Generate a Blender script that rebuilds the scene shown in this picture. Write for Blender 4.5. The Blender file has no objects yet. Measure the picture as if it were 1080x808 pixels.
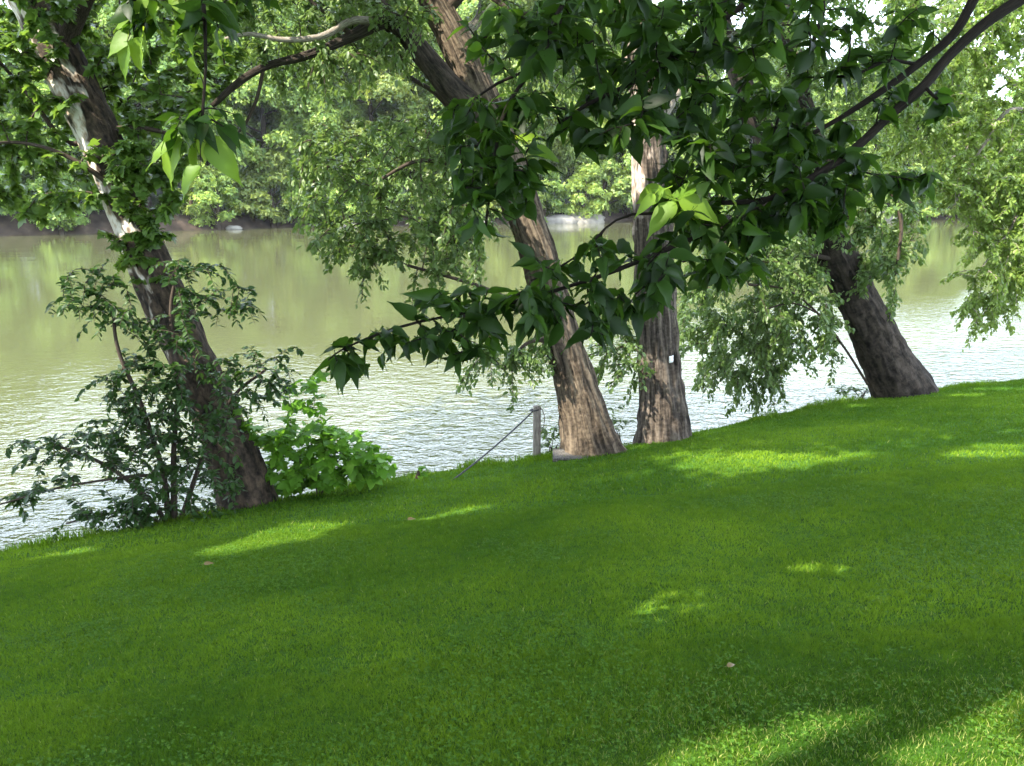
import bpy, math, random
import numpy as np
from mathutils import Vector, noise as mnoise

R = math.radians
rng = np.random.default_rng(11)
random.seed(5)
sc = bpy.context.scene
col = sc.collection

# ------------------------------------------------------------------ camera
F = 847.0                      # focal length in photograph pixels (1080 wide)
PITCH = R(14.2)
cam = bpy.data.cameras.new('camera')
cam.sensor_fit = 'HORIZONTAL'
cam.angle = 2 * math.atan(540.0 / F)
cam.clip_start = 0.05
cam.clip_end = 3000
cam_o = bpy.data.objects.new('camera', cam)
col.objects.link(cam_o)
cam_o.location = (0, 0, 0)
cam_o.rotation_euler = (math.pi / 2 - PITCH, 0, 0)
sc.camera = cam_o

# ------------------------------------------------------------------ sky, sun, exposure
SUN_H = np.array([-0.80, -0.60]); SUN_H /= np.linalg.norm(SUN_H)
SUN_EL = R(47)
TO_SUN = np.array([SUN_H[0] * math.cos(SUN_EL), SUN_H[1] * math.cos(SUN_EL), math.sin(SUN_EL)])
w = bpy.data.worlds.new('World'); sc.world = w; w.use_nodes = True
wn, wl = w.node_tree.nodes, w.node_tree.links
sky = wn.new('ShaderNodeTexSky'); sky.sky_type = 'NISHITA'; sky.sun_disc = False
sky.sun_elevation = SUN_EL
sky.sun_rotation = math.atan2(SUN_H[0], SUN_H[1])
sky.air_density = 1.0; sky.dust_density = 2.0; sky.ozone_density = 1.0
bg = wn['Background']; bg.inputs['Strength'].default_value = 0.098
tcw = wn.new('ShaderNodeTexCoord'); mpw = wn.new('ShaderNodeMapping'); mpw.inputs['Scale'].default_value = (1, 1, 2.6)
nzw = wn.new('ShaderNodeTexNoise'); nzw.inputs['Scale'].default_value = 2.3; nzw.inputs['Detail'].default_value = 6.0
rpw = wn.new('ShaderNodeValToRGB'); rpw.color_ramp.elements[0].position = .30; rpw.color_ramp.elements[1].position = .62
rpw.color_ramp.elements[0].color = (.40, .40, .40, 1)
mxw = wn.new('ShaderNodeMixRGB'); mxw.inputs[2].default_value = (16.0, 18.6, 22.5, 1)
wl.new(tcw.outputs['Generated'], mpw.inputs['Vector']); wl.new(mpw.outputs[0], nzw.inputs['Vector']); wl.new(nzw.outputs['Fac'], rpw.inputs[0])
wl.new(rpw.outputs[0], mxw.inputs[0]); wl.new(sky.outputs[0], mxw.inputs[1]); wl.new(mxw.outputs[0], bg.inputs['Color'])
sun = bpy.data.lights.new('sun', 'SUN'); sun.energy = 5.0; sun.angle = R(0.5); sun.color = (1.0, 0.93, 0.80)
sun_o = bpy.data.objects.new('sun', sun); col.objects.link(sun_o)
sun_o.rotation_euler = Vector(TO_SUN).to_track_quat('Z', 'Y').to_euler()
sun_o.location = (-20, -10, 40)
sc.view_settings.view_transform = 'Standard'
sc.view_settings.look = 'None'
sc.view_settings.gamma = 1
sc.view_settings.exposure = 2.0
sc.render.engine = 'CYCLES'
cy = sc.cycles
cy.max_bounces = 8; cy.diffuse_bounces = 4; cy.glossy_bounces = 3; cy.transmission_bounces = 5
cy.transparent_max_bounces = 8; cy.caustics_reflective = False; cy.caustics_refractive = False
cy.sample_clamp_indirect = 6
cy.use_denoising = True

# ------------------------------------------------------------------ helpers
def P(px, py, Y):
    """photograph pixel + distance along the view's ground direction -> a point in the world"""
    u = (px - 540.0) / F; v = (404.0 - py) / F
    dy = math.cos(PITCH) + v * math.sin(PITCH)
    dz = -math.sin(PITCH) + v * math.cos(PITCH)
    return np.array([u / dy * Y, Y, dz / dy * Y])

def unit(a):
    return a / np.maximum(np.linalg.norm(a, axis=-1, keepdims=True), 1e-9)

_lat = np.random.default_rng(3).random((256, 256))
def vnoise(x, y, s):
    x = np.asarray(x) * s; y = np.asarray(y) * s
    xi = np.floor(x).astype(int); yi = np.floor(y).astype(int)
    fx = x - xi; fy = y - yi
    fx = fx * fx * (3 - 2 * fx); fy = fy * fy * (3 - 2 * fy)
    g = lambda a, b: _lat[a % 256, b % 256]
    return ((g(xi, yi) * (1 - fx) + g(xi + 1, yi) * fx) * (1 - fy)
            + (g(xi, yi + 1) * (1 - fx) + g(xi + 1, yi + 1) * fx) * fy)

class MB:
    """collects vertices, faces and per-vertex attributes; build() links them as ONE mesh object"""
    def __init__(self):
        self.v = []; self.f = []; self.fm = []; self.cur = 0; self.rnd = []; self.bark = []; self.n = 0
    def add(self, verts, faces, rnd=None, bark=None):
        verts = np.asarray(verts, float)
        for fa in faces:
            fa = np.asarray(fa, np.int64)
            if len(fa): self.f.append(fa + self.n); self.fm.append(np.full(len(fa), self.cur))
        self.v.append(verts)
        self.rnd.append(np.zeros(len(verts)) if rnd is None else rnd)
        self.bark.append(np.zeros((len(verts), 3)) if bark is None else bark)
        self.n += len(verts)
    def mesh(self, name, smooth=False):
        v = np.concatenate(self.v)
        loops = np.concatenate([f.ravel() for f in self.f])
        tot = np.concatenate([np.full(len(f), f.shape[1]) for f in self.f])
        me = bpy.data.meshes.new(name)
        me.vertices.add(len(v)); me.vertices.foreach_set('co', v.astype(np.float32).ravel())
        me.loops.add(len(loops)); me.loops.foreach_set('vertex_index', loops.astype(np.int32))
        me.polygons.add(len(tot))
        st = np.concatenate([[0], np.cumsum(tot)[:-1]])
        me.polygons.foreach_set('loop_start', st.astype(np.int32))
        me.polygons.foreach_set('loop_total', tot.astype(np.int32))
        if any(m.any() for m in self.fm): me.polygons.foreach_set('material_index', np.concatenate(self.fm).astype(np.int32))
        if smooth: me.polygons.foreach_set('use_smooth', np.ones(len(tot), bool))
        a = me.attributes.new('rnd', 'FLOAT', 'POINT'); a.data.foreach_set('value', np.concatenate(self.rnd).astype(np.float32))
        a = me.attributes.new('bark', 'FLOAT_VECTOR', 'POINT'); a.data.foreach_set('vector', np.concatenate(self.bark).astype(np.float32).ravel())
        me.update(); me.validate()
        return me
    def build(self, name, mat, parent=None, smooth=False, loc=None):
        if loc is not None:
            self.v = [a - np.asarray(loc) for a in self.v]
        me = self.mesh(name, smooth)
        for mm in (mat if isinstance(mat, (list, tuple)) else [mat]): me.materials.append(mm)
        o = bpy.data.objects.new(name, me); col.objects.link(o)
        if parent is not None: o.parent = parent
        elif loc is not None: o.location = loc
        return o

def tag(o, label, cat, group=None, kind=None):
    o['label'] = label; o['category'] = cat
    if group: o['group'] = group
    if kind: o['kind'] = kind
    return o

def thing(name, label, cat, loc, group=None):
    o = bpy.data.objects.new(name, None); col.objects.link(o)
    o.location = [float(c) for c in loc]
    o.empty_display_size = 0.2
    return tag(o, label, cat, group)

def spline(pts, step=0.06):
    """Catmull-Rom through rows of (x, y, z, radius)"""
    p = np.asarray(pts, float)
    q = np.vstack([2 * p[0] - p[1], p, 2 * p[-1] - p[-2]])
    out = []
    for i in range(1, len(q) - 2):
        n = max(2, int(np.linalg.norm(q[i + 1, :3] - q[i, :3]) / step))
        t = np.linspace(0, 1, n, endpoint=False)[:, None]
        a, b, c, d = q[i - 1], q[i], q[i + 1], q[i + 2]
        out.append(0.5 * ((2 * b) + (-a + c) * t + (2 * a - 5 * b + 4 * c - d) * t * t + (-a + 3 * b - 3 * c + d) * t ** 3))
    out.append(p[-1:])
    r = np.vstack(out)
    r[:, 3] = np.maximum(r[:, 3], 0.001)
    return r

def tube(mb, path, sides=24, ridge=0.0, lump=0.0, flare=0.0, seed=0, cap=True):
    """sweep a rough round section along path rows (x, y, z, r)"""
    p = path[:, :3]; r = path[:, 3]
    n = len(p)
    t = unit(np.gradient(p, axis=0))
    up = np.array([0.0, -1.0, 0.2]) if abs(t[0, 1]) < 0.8 else np.array([1.0, 0, 0])
    x = unit(np.cross(up, t[0]))
    X = np.zeros((n, 3)); 
    for i in range(n):
        x = unit(x - t[i] * np.dot(x, t[i])); X[i] = x
    Yv = np.cross(t, X)
    L = np.concatenate([[0], np.cumsum(np.linalg.norm(np.diff(p, axis=0), axis=1))])
    th = np.linspace(0, 2 * np.pi, sides, endpoint=False)
    c, s = np.cos(th), np.sin(th)
    rr = np.repeat(r[:, None], sides, 1)
    if ridge or lump or flare:
        for i in range(n):
            for k in range(sides):
                q = Vector((c[k] * 3.2 + seed, s[k] * 3.2, L[i] * 1.1))
                d = 0
                if lump: d += lump * mnoise.noise(Vector((c[k] * 1.1 + seed, s[k] * 1.1, L[i] * 1.4)))
                if ridge:
                    q2 = Vector((c[k] * 5.5 + seed, s[k] * 5.5, L[i] * 2.2))
                    d += ridge * (abs(mnoise.noise(q2)) * 2 - 0.5) + ridge * 0.6 * mnoise.noise(q2 * 2.7)
                if flare:
                    e = math.exp(-L[i] / 0.40)
                    d += flare * e * (0.55 + 0.9 * mnoise.noise(Vector((c[k] * 1.3 + seed + 9, s[k] * 1.3, 0.0))))
                rr[i, k] = r[i] * (1 + d)
    v = p[:, None, :] + rr[..., None] * (X[:, None, :] * c[None, :, None] + Yv[:, None, :] * s[None, :, None])
    bark = np.stack([np.repeat((c * 0.25)[None], n, 0), np.repeat((s * 0.25)[None], n, 0), np.repeat(L[:, None], sides, 1)], -1)
    idx = np.arange(n * sides).reshape(n, sides)
    nx = np.roll(idx, -1, axis=1)
    f = np.stack([idx[:-1], nx[:-1], nx[1:], idx[1:]], -1).reshape(-1, 4)
    faces = [f]
    if cap: faces.append(idx[-1][None, :])
    rnd = np.repeat(np.linspace(0, 1, n)[:, None], sides, 1)
    mb.add(v.reshape(-1, 3), faces, rnd.ravel(), bark.reshape(-1, 3))

def multi_tube(mb, paths, radii, sides=4):
    """many thin twigs: paths (N,K,3), radii (N,K)"""
    paths = np.asarray(paths); radii = np.asarray(radii)
    if len(paths) == 0: return
    N, K, _ = paths.shape
    t = unit(np.gradient(paths, axis=1))
    up = np.where(np.abs(t[..., 2:3]) > 0.9, np.array([1.0, 0, 0]), np.array([0, 0, 1.0]))
    X = unit(np.cross(up, t)); Yv = np.cross(t, X)
    th = np.linspace(0, 2 * np.pi, sides, endpoint=False)
    v = paths[:, :, None] + radii[:, :, None, None] * (X[:, :, None] * np.cos(th)[None, None, :, None] + Yv[:, :, None] * np.sin(th)[None, None, :, None])
    idx = np.arange(N * K * sides).reshape(N, K, sides)
    nx = np.roll(idx, -1, axis=2)
    f = np.stack([idx[:, :-1], nx[:, :-1], nx[:, 1:], idx[:, 1:]], -1).reshape(-1, 4)
    L = np.linspace(0, 1, K)
    bark = np.zeros((N, K, sides, 3)); bark[..., 2] = L[None, :, None]; bark[..., 0] = np.cos(th) * 0.2
    mb.add(v.reshape(-1, 3), [f], np.repeat(rng.random(N), K * sides), bark.reshape(-1, 3))

# ---- leaf templates: leaf grows along +Y from its stalk, upper face towards +Z
def tmpl_big():
    """long pointed oval leaf with stalk, folded along its midrib and arched"""
    rows = [(-0.26, .010), (-0.01, .013), (0.03, .10), (0.10, .185), (0.22, .245), (0.37, .255), (0.53, .205), (0.69, .14), (0.83, .062), (0.93, .020), (1.0, .003)]
    v = []; f = []
    for (y, hw) in rows:
        zc = 0.10 * (y if y > 0 else -y * 0.3) - 0.34 * max(y, 0) ** 2
        wv = .022 * math.sin(y * 17)
        v += [(-hw, y, zc + hw * 0.30 + wv), (0.02 * math.sin(y * 5), y + 0.01, zc), (hw, y, zc + hw * 0.30 - wv)]
    for i in range(len(rows) - 1):
        a = 3 * i
        f += [(a, a + 1, a + 4, a + 3), (a + 1, a + 2, a + 5, a + 4)]
    return np.array(v), [np.array(f)]

def tmpl_oval():
    """small oval leaf: two halves folded along the midrib"""
    v = [(0, 0, 0), (-.24, .3, .07), (-.2, .7, .03), (0, 1, -.1), (.2, .7, .03), (.24, .3, .07), (0, .5, -.01)]
    f4 = [(0, 6, 2, 1), (6, 3, 2, 2)]
    f = [(0, 6, 1), (1, 6, 2), (2, 6, 3), (3, 6, 4), (4, 6, 5), (5, 6, 0)]
    return np.array(v, float), [np.array(f)]

def tmpl_dia():
    v = [(0, 0, 0), (-.26, .45, .05), (0, 1, -.08), (.26, .45, .05)]
    return np.array(v, float), [np.array([(0, 3, 1), (1, 3, 2)])]

def tmpl_lobed():
    """broad palmate leaf with five pointed lobes"""
    ang = [-180, -150, -118, -95, -68, -48, -24, 0, 24, 48, 68, 95, 118, 150]
    rad = [.12, .30, .46, .30, .62, .36, .48, .70, .48, .36, .62, .30, .46, .30]
    v = [(0, 0.30, 0.0)]
    for a, r in zip(ang, rad):
        a = R(a)
        v.append((math.sin(a) * r, 0.30 + math.cos(a) * r, -0.30 * r * r + 0.05 * math.sin(a * 3)))
    n = len(ang)
    f = [(0, 1 + (i + 1) % n, 1 + i) for i in range(n)]
    return np.array(v, float), [np.array(f)]

def tmpl_clump():
    """spray of three crossing leaf blades used for trees across the river"""
    v = []; f = []
    for k, (ax, ay, az) in enumerate([(0, 0, 0), (.5, .25, .12), (-.5, .3, -.1)]):
        b = len(v)
        v += [(ax - .30, ay + .0, az), (ax + .08, ay - .34, az + .06), (ax + .34, ay + .05, az - .05), (ax + .02, ay + .42, az + .04)]
        f.append((b, b + 1, b + 2, b + 3))
    return np.array(v, float), [np.array(f)]

BIG, OVAL, DIA, LOBED, CLUMP = tmpl_big(), tmpl_oval(), tmpl_dia(), tmpl_lobed(), tmpl_clump()

def put(mb, T, pos, d, nrm, size, rnd=None, curl=None):
    """copies of leaf template T at pos, pointing along d, upper side facing nrm"""
    tv, tf = T
    N = len(pos)
    if N == 0: return
    d = unit(d); z = unit(nrm - d * np.sum(nrm * d, 1, keepdims=True)); x = np.cross(d, z)
    M = np.stack([x, d, z], -1)
    tvv = np.repeat(tv[None], N, 0)
    if curl is not None:
        tvv = tvv.copy(); tvv[..., 2] = tvv[..., 2] * curl[:, None]; tvv[..., 0] = tvv[..., 0] * (.68 + .42 * rng.random(N))[:, None]
    v = np.einsum('nij,ntj->nti', M, tvv) * np.asarray(size)[:, None, None] + pos[:, None]
    off = (np.arange(N) * len(tv))[:, None, None]
    faces = [(fa[None] + off).reshape(-1, fa.shape[1]) for fa in tf]
    if rnd is None: rnd = rng.random(N)
    mb.add(v.reshape(-1, 3), faces, np.repeat(rnd, len(tv)))

def rdir(n):
    return unit(rng.normal(size=(n, 3)))

# ------------------------------------------------------------------ ground shape
_cx = np.array([-60, -20, -9, -5.2, -4.4, -3.67, -2.84, -1.74, .25, 2.2, 4.0, 5.6, 7.1, 8.6, 13, 22, 60])
_cy = np.array([-30, -3, 4.6, 7.46, 7.9, 8.55, 9.25, 9.75, 10.3, 11.1, 12.2, 13.3, 14.0, 14.2, 15.2, 17, 22])
_fx = np.array([-400, -90, -45, -24, 6, 60, 120, 500]); _fy = np.array([10, 55, 71, 85, 94.5, 104, 112, 140])
WATER = -4.8
def crest(x): return np.interp(x, _cx, _cy)
def farbank(x): return np.interp(x, _fx, _fy) + (vnoise(x, x * 0 + 3, 0.13) - .5) * 2.2 + (vnoise(x, x * 0 + 9, 0.5) - .5) * .8
def softplus(s, w): 
    return w * np.logaddexp(0, s / w)
def lawn(x, y):
    yy = np.where(y < 0, y * 0.35, y)
    z = -1.6 + .103 * np.clip(x, -25, 25) - .202 * yy
    z = z + (vnoise(x, y, .45) - .5) * .10 + (vnoise(x + 7, y, 1.3) - .5) * .025
    return z
def ground(x, y):
    x = np.asarray(x, float); y = np.asarray(y, float)
    s = y - crest(x) - .62
    z = lawn(x, y) - .85 * softplus(s, .30)
    z = np.maximum(z, -6.6)
    t = y - farbank(x)
    far = -6.6 + 2.1 * 1 / (1 + np.exp(-(t + 1.2) / .8)) + np.interp(x, [-34, -22], [1.5, .75]) / (1 + np.exp(-(t - .9) / .35)) + .13 * softplus(t - 6, 3) + (vnoise(x, y, .08) - .5) * 1.5 * np.clip(t / 10, 0, 1)
    far = np.minimum(far, 16 + (vnoise(x, y, .02) - .5) * 6)
    return np.where(y > crest(x) + 8, np.maximum(z, far), z)

# ------------------------------------------------------------------ sun gaps in the shade canopy
GAPS = []        # (point, radius)
def lawn_pt(px, py):
    lo, hi = 1.0, 30.0
    for Y in np.arange(1.2, 25, .02):
        q = P(px, py, Y)
        if q[2] < ground(q[0], q[1]): return q
    return P(px, py, 12)
def gap_poly(poly, step=14, r=.16):
    poly = np.array(poly, float)
    x0, y0 = poly.min(0); x1, y1 = poly.max(0)
    for py in np.arange(y0, y1 + 1, step * .55):
        for px in np.arange(x0, x1 + 1, step):
            ins = False; j = len(poly) - 1
            for i in range(len(poly)):
                (xi, yi), (xj, yj) = poly[i], poly[j]
                if (yi > py) != (yj > py) and px < (xj - xi) * (py - yi) / (yj - yi) + xi: ins = not ins
                j = i
            if ins: GAPS.append((lawn_pt(px, py), r))
gap_poly([(700, 808), (745, 788), (800, 774), (870, 762), (930, 752), (905, 778), (860, 808), (850, 830), (690, 830)], 12, .075)
gap_poly([(1090, 715), (1045, 722), (1025, 742), (1060, 748), (1090, 748)], 12, .05)
gap_poly([(950, 830), (968, 800), (985, 770), (1015, 764), (1060, 776), (1090, 786), (1090, 830)], 12, .05)
gap_poly([(205, 592), (225, 577), (300, 553), (372, 538), (385, 552), (330, 570), (270, 582)], 14, .06)
gap_poly([(20, 586), (100, 574), (110, 580), (30, 592)], 14, .12)
gap_poly([(410, 552), (520, 528), (525, 534), (430, 557)], 12, .05)
gap_poly([(980, 484), (1060, 466), (1090, 464), (1090, 486), (1010, 486)], 14, .11)
gap_poly([(995, 413), (1090, 404), (1090, 414), (1000, 420)], 12, .08)
gap_poly([(885, 430), (920, 422), (922, 428), (888, 434)], 12, .06)
gap_poly([(835, 600), (860, 590), (905, 592), (900, 604)], 16, .10)
gap_poly([(785, 660), (800, 645), (825, 650), (815, 665)], 14, .09)
gap_poly([(960, 694), (985, 682), (1015, 684), (1000, 694)], 14, .07)
for px, py, Y, r in [(600, 452, 10.1, .30), (618, 440, 10.1, .25), (596, 405, 10.0, .2), (684, 400, 10.8, .2), (690, 440, 10.9, .22),
                     (715, 452, 10.9, .12), (682, 205, 11.2, .14), (676, 165, 11.2, .12), (578, 262, 10.3, .14), (505, 85, 10.8, .22),
                     (120, 170, 9.6, .30), (75, 95, 9.8, .35), (100, 130, 9.7, .3), (135, 222, 9.4, .28), (275, 72, 10.5, .22), (250, 85, 10.5, .2),
                     (350, 470, 9.5, .5), (390, 480, 9.6, .4), (320, 430, 9.5, .4), (300, 490, 9.4, .4),
                     (745, 212, 2.8, .15), (700, 205, 2.8, .11), (715, 230, 2.8, .08), (560, 160, 2.9, .09), (540, 145, 2.9, .07),
                     (150, 25, 2.6, .14), (180, 30, 2.6, .12), (140, 60, 2.6, .12), (195, 165, 2.6, .11), (170, 155, 2.6, .1), (205, 190, 2.6, .08),
                     (215, 70, 2.6, .04), (1040, 60, 16.5, .8), (1040, 200, 16, .8), (1060, 280, 16, .6), (990, 130, 16.5, .7), (1080, 120, 17, .8), (960, 30, 17, .6),
                 (350, 200, 10.2, .45), (420, 150, 10.2, .35), (440, 230, 10, .3), (390, 270, 9.9, .3), (300, 30, 10, .5), (760, 330, 13, .5), (820, 370, 13, .35), (940, 240, 13.4, .5), (790, 280, 13, .5), (850, 330, 13, .4), (740, 350, 13, .5), (800, 230, 13.4, .4), (920, 200, 13.6, .4), (60, 120, 9.6, .3), (30, 200, 9.4, .3)]:
    GAPS.append((P(px, py, Y), r))
_gp = np.array([g[0] for g in GAPS]); _gr = np.array([g[1] for g in GAPS])
def in_gap(pos, pad=0.0, extra=1.0, near=0.25):
    """True for leaves that would stand in one of the sun's gaps"""
    out = np.zeros(len(pos), bool)
    for i in range(0, len(pos), 4000):
        q = pos[i:i + 4000, None] - _gp[None]
        t = q @ TO_SUN
        d = np.linalg.norm(q - t[..., None] * TO_SUN, axis=2)
        out[i:i + 4000] = ((d < _gr * extra + pad) & (t > near)).any(1)
    return out

# ------------------------------------------------------------------ materials
def mat(name):
    m = bpy.data.materials.new(name); m.use_nodes = True
    nt = m.node_tree; nt.nodes.clear()
    out = nt.nodes.new('ShaderNodeOutputMaterial')
    return m, nt, out
def N(nt, t, **kw):
    n = nt.nodes.new('ShaderNode' + t)
    for k, v in kw.items():
        if k in n.inputs.keys(): n.inputs[k].default_value = v
        else: setattr(n, k, v)
    return n
def ramp(nt, stops, fac):
    n = nt.nodes.new('ShaderNodeValToRGB')
    e = n.color_ramp.elements
    while len(e) < len(stops): e.new(.5)
    for i, (p, c) in enumerate(stops):
        e[i].position = p; e[i].color = (*c, 1)
    nt.links.new(fac, n.inputs[0])
    return n.outputs[0]

def leaf_mat(name, dark, light, trans, tmix=.35, rough=.42, spec=.4, hue_obj=0.0, vein=False, tip=None):
    m, nt, out = mat(name); L = nt.links.new
    at = N(nt, 'Attribute', attribute_name='rnd')
    c = ramp(nt, [(0, dark), (.55, [(a + b) / 2 for a, b in zip(dark, light)]), (.9, light)] + ([(.96, tip)] if tip else []), at.outputs['Fac'])
    ct = ramp(nt, [(0, [t * .75 for t in trans]), (1, trans)], at.outputs['Fac'])
    if hue_obj:
        oi = N(nt, 'ObjectInfo')
        for k in range(2):
            h = N(nt, 'HueSaturation')
            mr = N(nt, 'MapRange'); mr.inputs['To Min'].default_value = .5 - hue_obj; mr.inputs['To Max'].default_value = .5 + hue_obj
            L(oi.outputs['Random'], mr.inputs['Value']); L(mr.outputs[0], h.inputs['Hue'])
            mv = N(nt, 'MapRange'); mv.inputs['To Min'].default_value = .72; mv.inputs['To Max'].default_value = 1.25
            mm = N(nt, 'Math', operation='FRACT'); mm2 = N(nt, 'Math', operation='MULTIPLY'); mm2.inputs[1].default_value = 7.31
            L(oi.outputs['Random'], mm2.inputs[0]); L(mm2.outputs[0], mm.inputs[0]); L(mm.outputs[0], mv.inputs['Value']); L(mv.outputs[0], h.inputs['Value'])
            if k == 0: L(c, h.inputs['Color']); c = h.outputs[0]
            else: L(ct, h.inputs['Color']); ct = h.outputs[0]
    b = N(nt, 'BsdfPrincipled', Roughness=rough); b.inputs['Specular IOR Level'].default_value = spec
    L(c, b.inputs['Base Color'])
    if vein:
        tc = N(nt, 'TexCoord'); nz = N(nt, 'TexNoise', Scale=45.0, Detail=3.0); L(tc.outputs['Object'], nz.inputs['Vector'])
        bp = N(nt, 'Bump', Strength=.35, Distance=.004); L(nz.outputs['Fac'], bp.inputs['Height']); L(bp.outputs[0], b.inputs['Normal'])
    t = N(nt, 'BsdfTranslucent'); L(ct, t.inputs['Color'])
    mx = N(nt, 'MixShader'); mx.inputs[0].default_value = tmix
    L(b.outputs[0], mx.inputs[1]); L(t.outputs[0], mx.inputs[2]); L(mx.outputs[0], out.inputs[0])
    return m

def bark_mat(name, dark, mid, light, sx=9, sz=1.3, bump=.02, patches=None, patch_from=0, side_bias=0.0, pmax=.13):
    m, nt, out = mat(name); L = nt.links.new
    at = N(nt, 'Attribute', attribute_name='bark')
    mp = N(nt, 'Mapping'); mp.inputs['Scale'].default_value = (sx, sx, sz); L(at.outputs['Vector'], mp.inputs['Vector'])
    n1 = N(nt, 'TexNoise', Scale=2.2, Detail=7.0, Roughness=.62, Distortion=.6); L(mp.outputs[0], n1.inputs['Vector'])
    vo = N(nt, 'TexVoronoi', feature='F1', Scale=2.6); L(mp.outputs[0], vo.inputs['Vector'])
    nf = N(nt, 'TexNoise', Scale=26.0, Detail=4.0); L(at.outputs['Vector'], nf.inputs['Vector'])
    mu = N(nt, 'Math', operation='MULTIPLY'); mu.inputs[1].default_value = .16; L(vo.outputs['Distance'], mu.inputs[0])
    ad = N(nt, 'Math', operation='MULTIPLY_ADD'); ad.inputs[1].default_value = .75; L(n1.outputs['Fac'], ad.inputs[0]); L(mu.outputs[0], ad.inputs[2])
    ad2 = N(nt, 'Math', operation='MULTIPLY_ADD'); ad2.inputs[1].default_value = .25; L(nf.outputs['Fac'], ad2.inputs[0]); L(ad.outputs[0], ad2.inputs[2])
    c = ramp(nt, [(.43, dark), (.55, mid), (.71, light)], ad2.outputs[0])
    h = ad2.outputs[0]
    if patches:
        mp2 = N(nt, 'Mapping'); mp2.inputs['Scale'].default_value = (3.6, 3.6, 1.5); L(at.outputs['Vector'], mp2.inputs['Vector'])
        n2 = N(nt, 'TexNoise', Scale=1.9, Detail=3.0, Roughness=.5, Distortion=.4); L(mp2.outputs[0], n2.inputs['Vector'])
        sp = N(nt, 'SeparateXYZ'); L(at.outputs['Vector'], sp.inputs[0])
        mr = N(nt, 'MapRange'); mr.inputs['From Min'].default_value = patch_from; mr.inputs['From Max'].default_value = patch_from + 1.6
        mr.inputs['To Min'].default_value = -.3; mr.inputs['To Max'].default_value = pmax
        L(sp.outputs['Z'], mr.inputs['Value'])
        a0_ = N(nt, 'Math', operation='ADD'); L(n2.outputs['Fac'], a0_.inputs[0]); L(mr.outputs[0], a0_.inputs[1])
        a = N(nt, 'Math', operation='MULTIPLY_ADD'); a.inputs[1].default_value = side_bias; L(sp.outputs['X'], a.inputs[0]); L(a0_.outputs[0], a.inputs[2])
        fac = ramp(nt, [(.50, (0, 0, 0)), (.62, (1, 1, 1))], a.outputs[0])
        n3 = N(nt, 'TexNoise', Scale=7.0, Detail=3.0); L(mp2.outputs[0], n3.inputs['Vector'])
        pc = ramp(nt, [(.35, patches[1]), (.55, patches[0])], n3.outputs['Fac'])
        mx = N(nt, 'MixRGB'); L(fac, mx.inputs[0]); L(c, mx.inputs[1]); L(pc, mx.inputs[2]); c = mx.outputs[0]
        sm = N(nt, 'MixRGB'); L(fac, sm.inputs[0]); L(h, sm.inputs[1]); sm.inputs[2].default_value = (.35, .35, .35, 1); h = sm.outputs[0]
    b = N(nt, 'BsdfPrincipled', Roughness=.9); b.inputs['Specular IOR Level'].default_value = .15
    L(c, b.inputs['Base Color'])
    bp = N(nt, 'Bump', Strength=1.0, Distance=bump); L(h, bp.inputs['Height']); L(bp.outputs[0], b.inputs['Normal'])
    L(b.outputs[0], out.inputs[0])
    return m

M = {}
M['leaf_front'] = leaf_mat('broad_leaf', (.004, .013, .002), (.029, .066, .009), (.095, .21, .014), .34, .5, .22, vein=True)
M['leaf_sunlit'] = leaf_mat('sunlit_leaf', (.07, .145, .013), (.16, .26, .025), (.32, .47, .035), .45, .5, .25, vein=True)  # lit version of the broad leaf, sunlight put into its colour
M['leaf_syc'] = leaf_mat('sycamore_leaf', (.040, .088, .013), (.085, .155, .024), (.22, .36, .04), .38)
M['leaf_mid'] = leaf_mat('riverside_leaf', (.055, .10, .026), (.11, .165, .04), (.22, .34, .06), .38)
M['leaf_right'] = leaf_mat('yellow_green_leaf', (.10, .165, .03), (.19, .26, .055), (.36, .49, .085), .46)
M['leaf_far'] = leaf_mat('far_leaf', (.065, .13, .03), (.22, .29, .055), (.32, .44, .06), .34, .5, .3, hue_obj=.018)
M['leaf_shrub'] = leaf_mat('dark_shrub_leaf', (.015, .040, .009), (.034, .075, .014), (.09, .18, .02), .28, .45, .25)
M['leaf_bush'] = leaf_mat('fresh_green_leaf', (.055, .145, .013), (.12, .25, .022), (.25, .50, .03), .40, .5, .15)
M['leaf_shade'] = leaf_mat('canopy_leaf', (.03, .08, .015), (.06, .12, .02), (.10, .2, .03), .25)
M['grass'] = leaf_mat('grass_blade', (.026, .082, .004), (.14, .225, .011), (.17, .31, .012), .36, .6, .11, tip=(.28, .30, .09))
M['clover'] = leaf_mat('clover_leaf', (.04, .105, .012), (.085, .17, .018), (.12, .24, .015), .3, .6, .10)
M['dry'] = leaf_mat('dry_leaf', (.13, .085, .035), (.20, .15, .06), (.2, .12, .04), .2)
M['bark_syc'] = bark_mat('sycamore_bark', (.010, .008, .006), (.034, .026, .019), (.09, .064, .042), 6, 2.0, .045, ((.52, .48, .41), (.30, .23, .16)), 2.3, .8, .03)
M['bark_brown'] = bark_mat('furrowed_bark', (.011, .0085, .006), (.052, .039, .027), (.155, .12, .083), 9, 1.0, .04)
M['bark_grey'] = bark_mat('ridged_grey_bark', (.012, .010, .008), (.052, .041, .032), (.145, .118, .092), 11, .8, .045, ((.40, .34, .29), (.24, .17, .13)), 2.6, .5, .0)
M['bark_dark'] = bark_mat('dark_bark', (.009, .007, .0055), (.028, .022, .017), (.066, .051, .039), 7, 1.8, .03)
M['twig'] = bark_mat('twig_bark', (.018, .013, .01), (.04, .03, .022), (.08, .06, .045), 20, 10, .002)
M['limb'] = bark_mat('branch_bark', (.006, .004, .003), (.012, .009, .006), (.024, .018, .013), 12, 6, .006)
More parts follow.
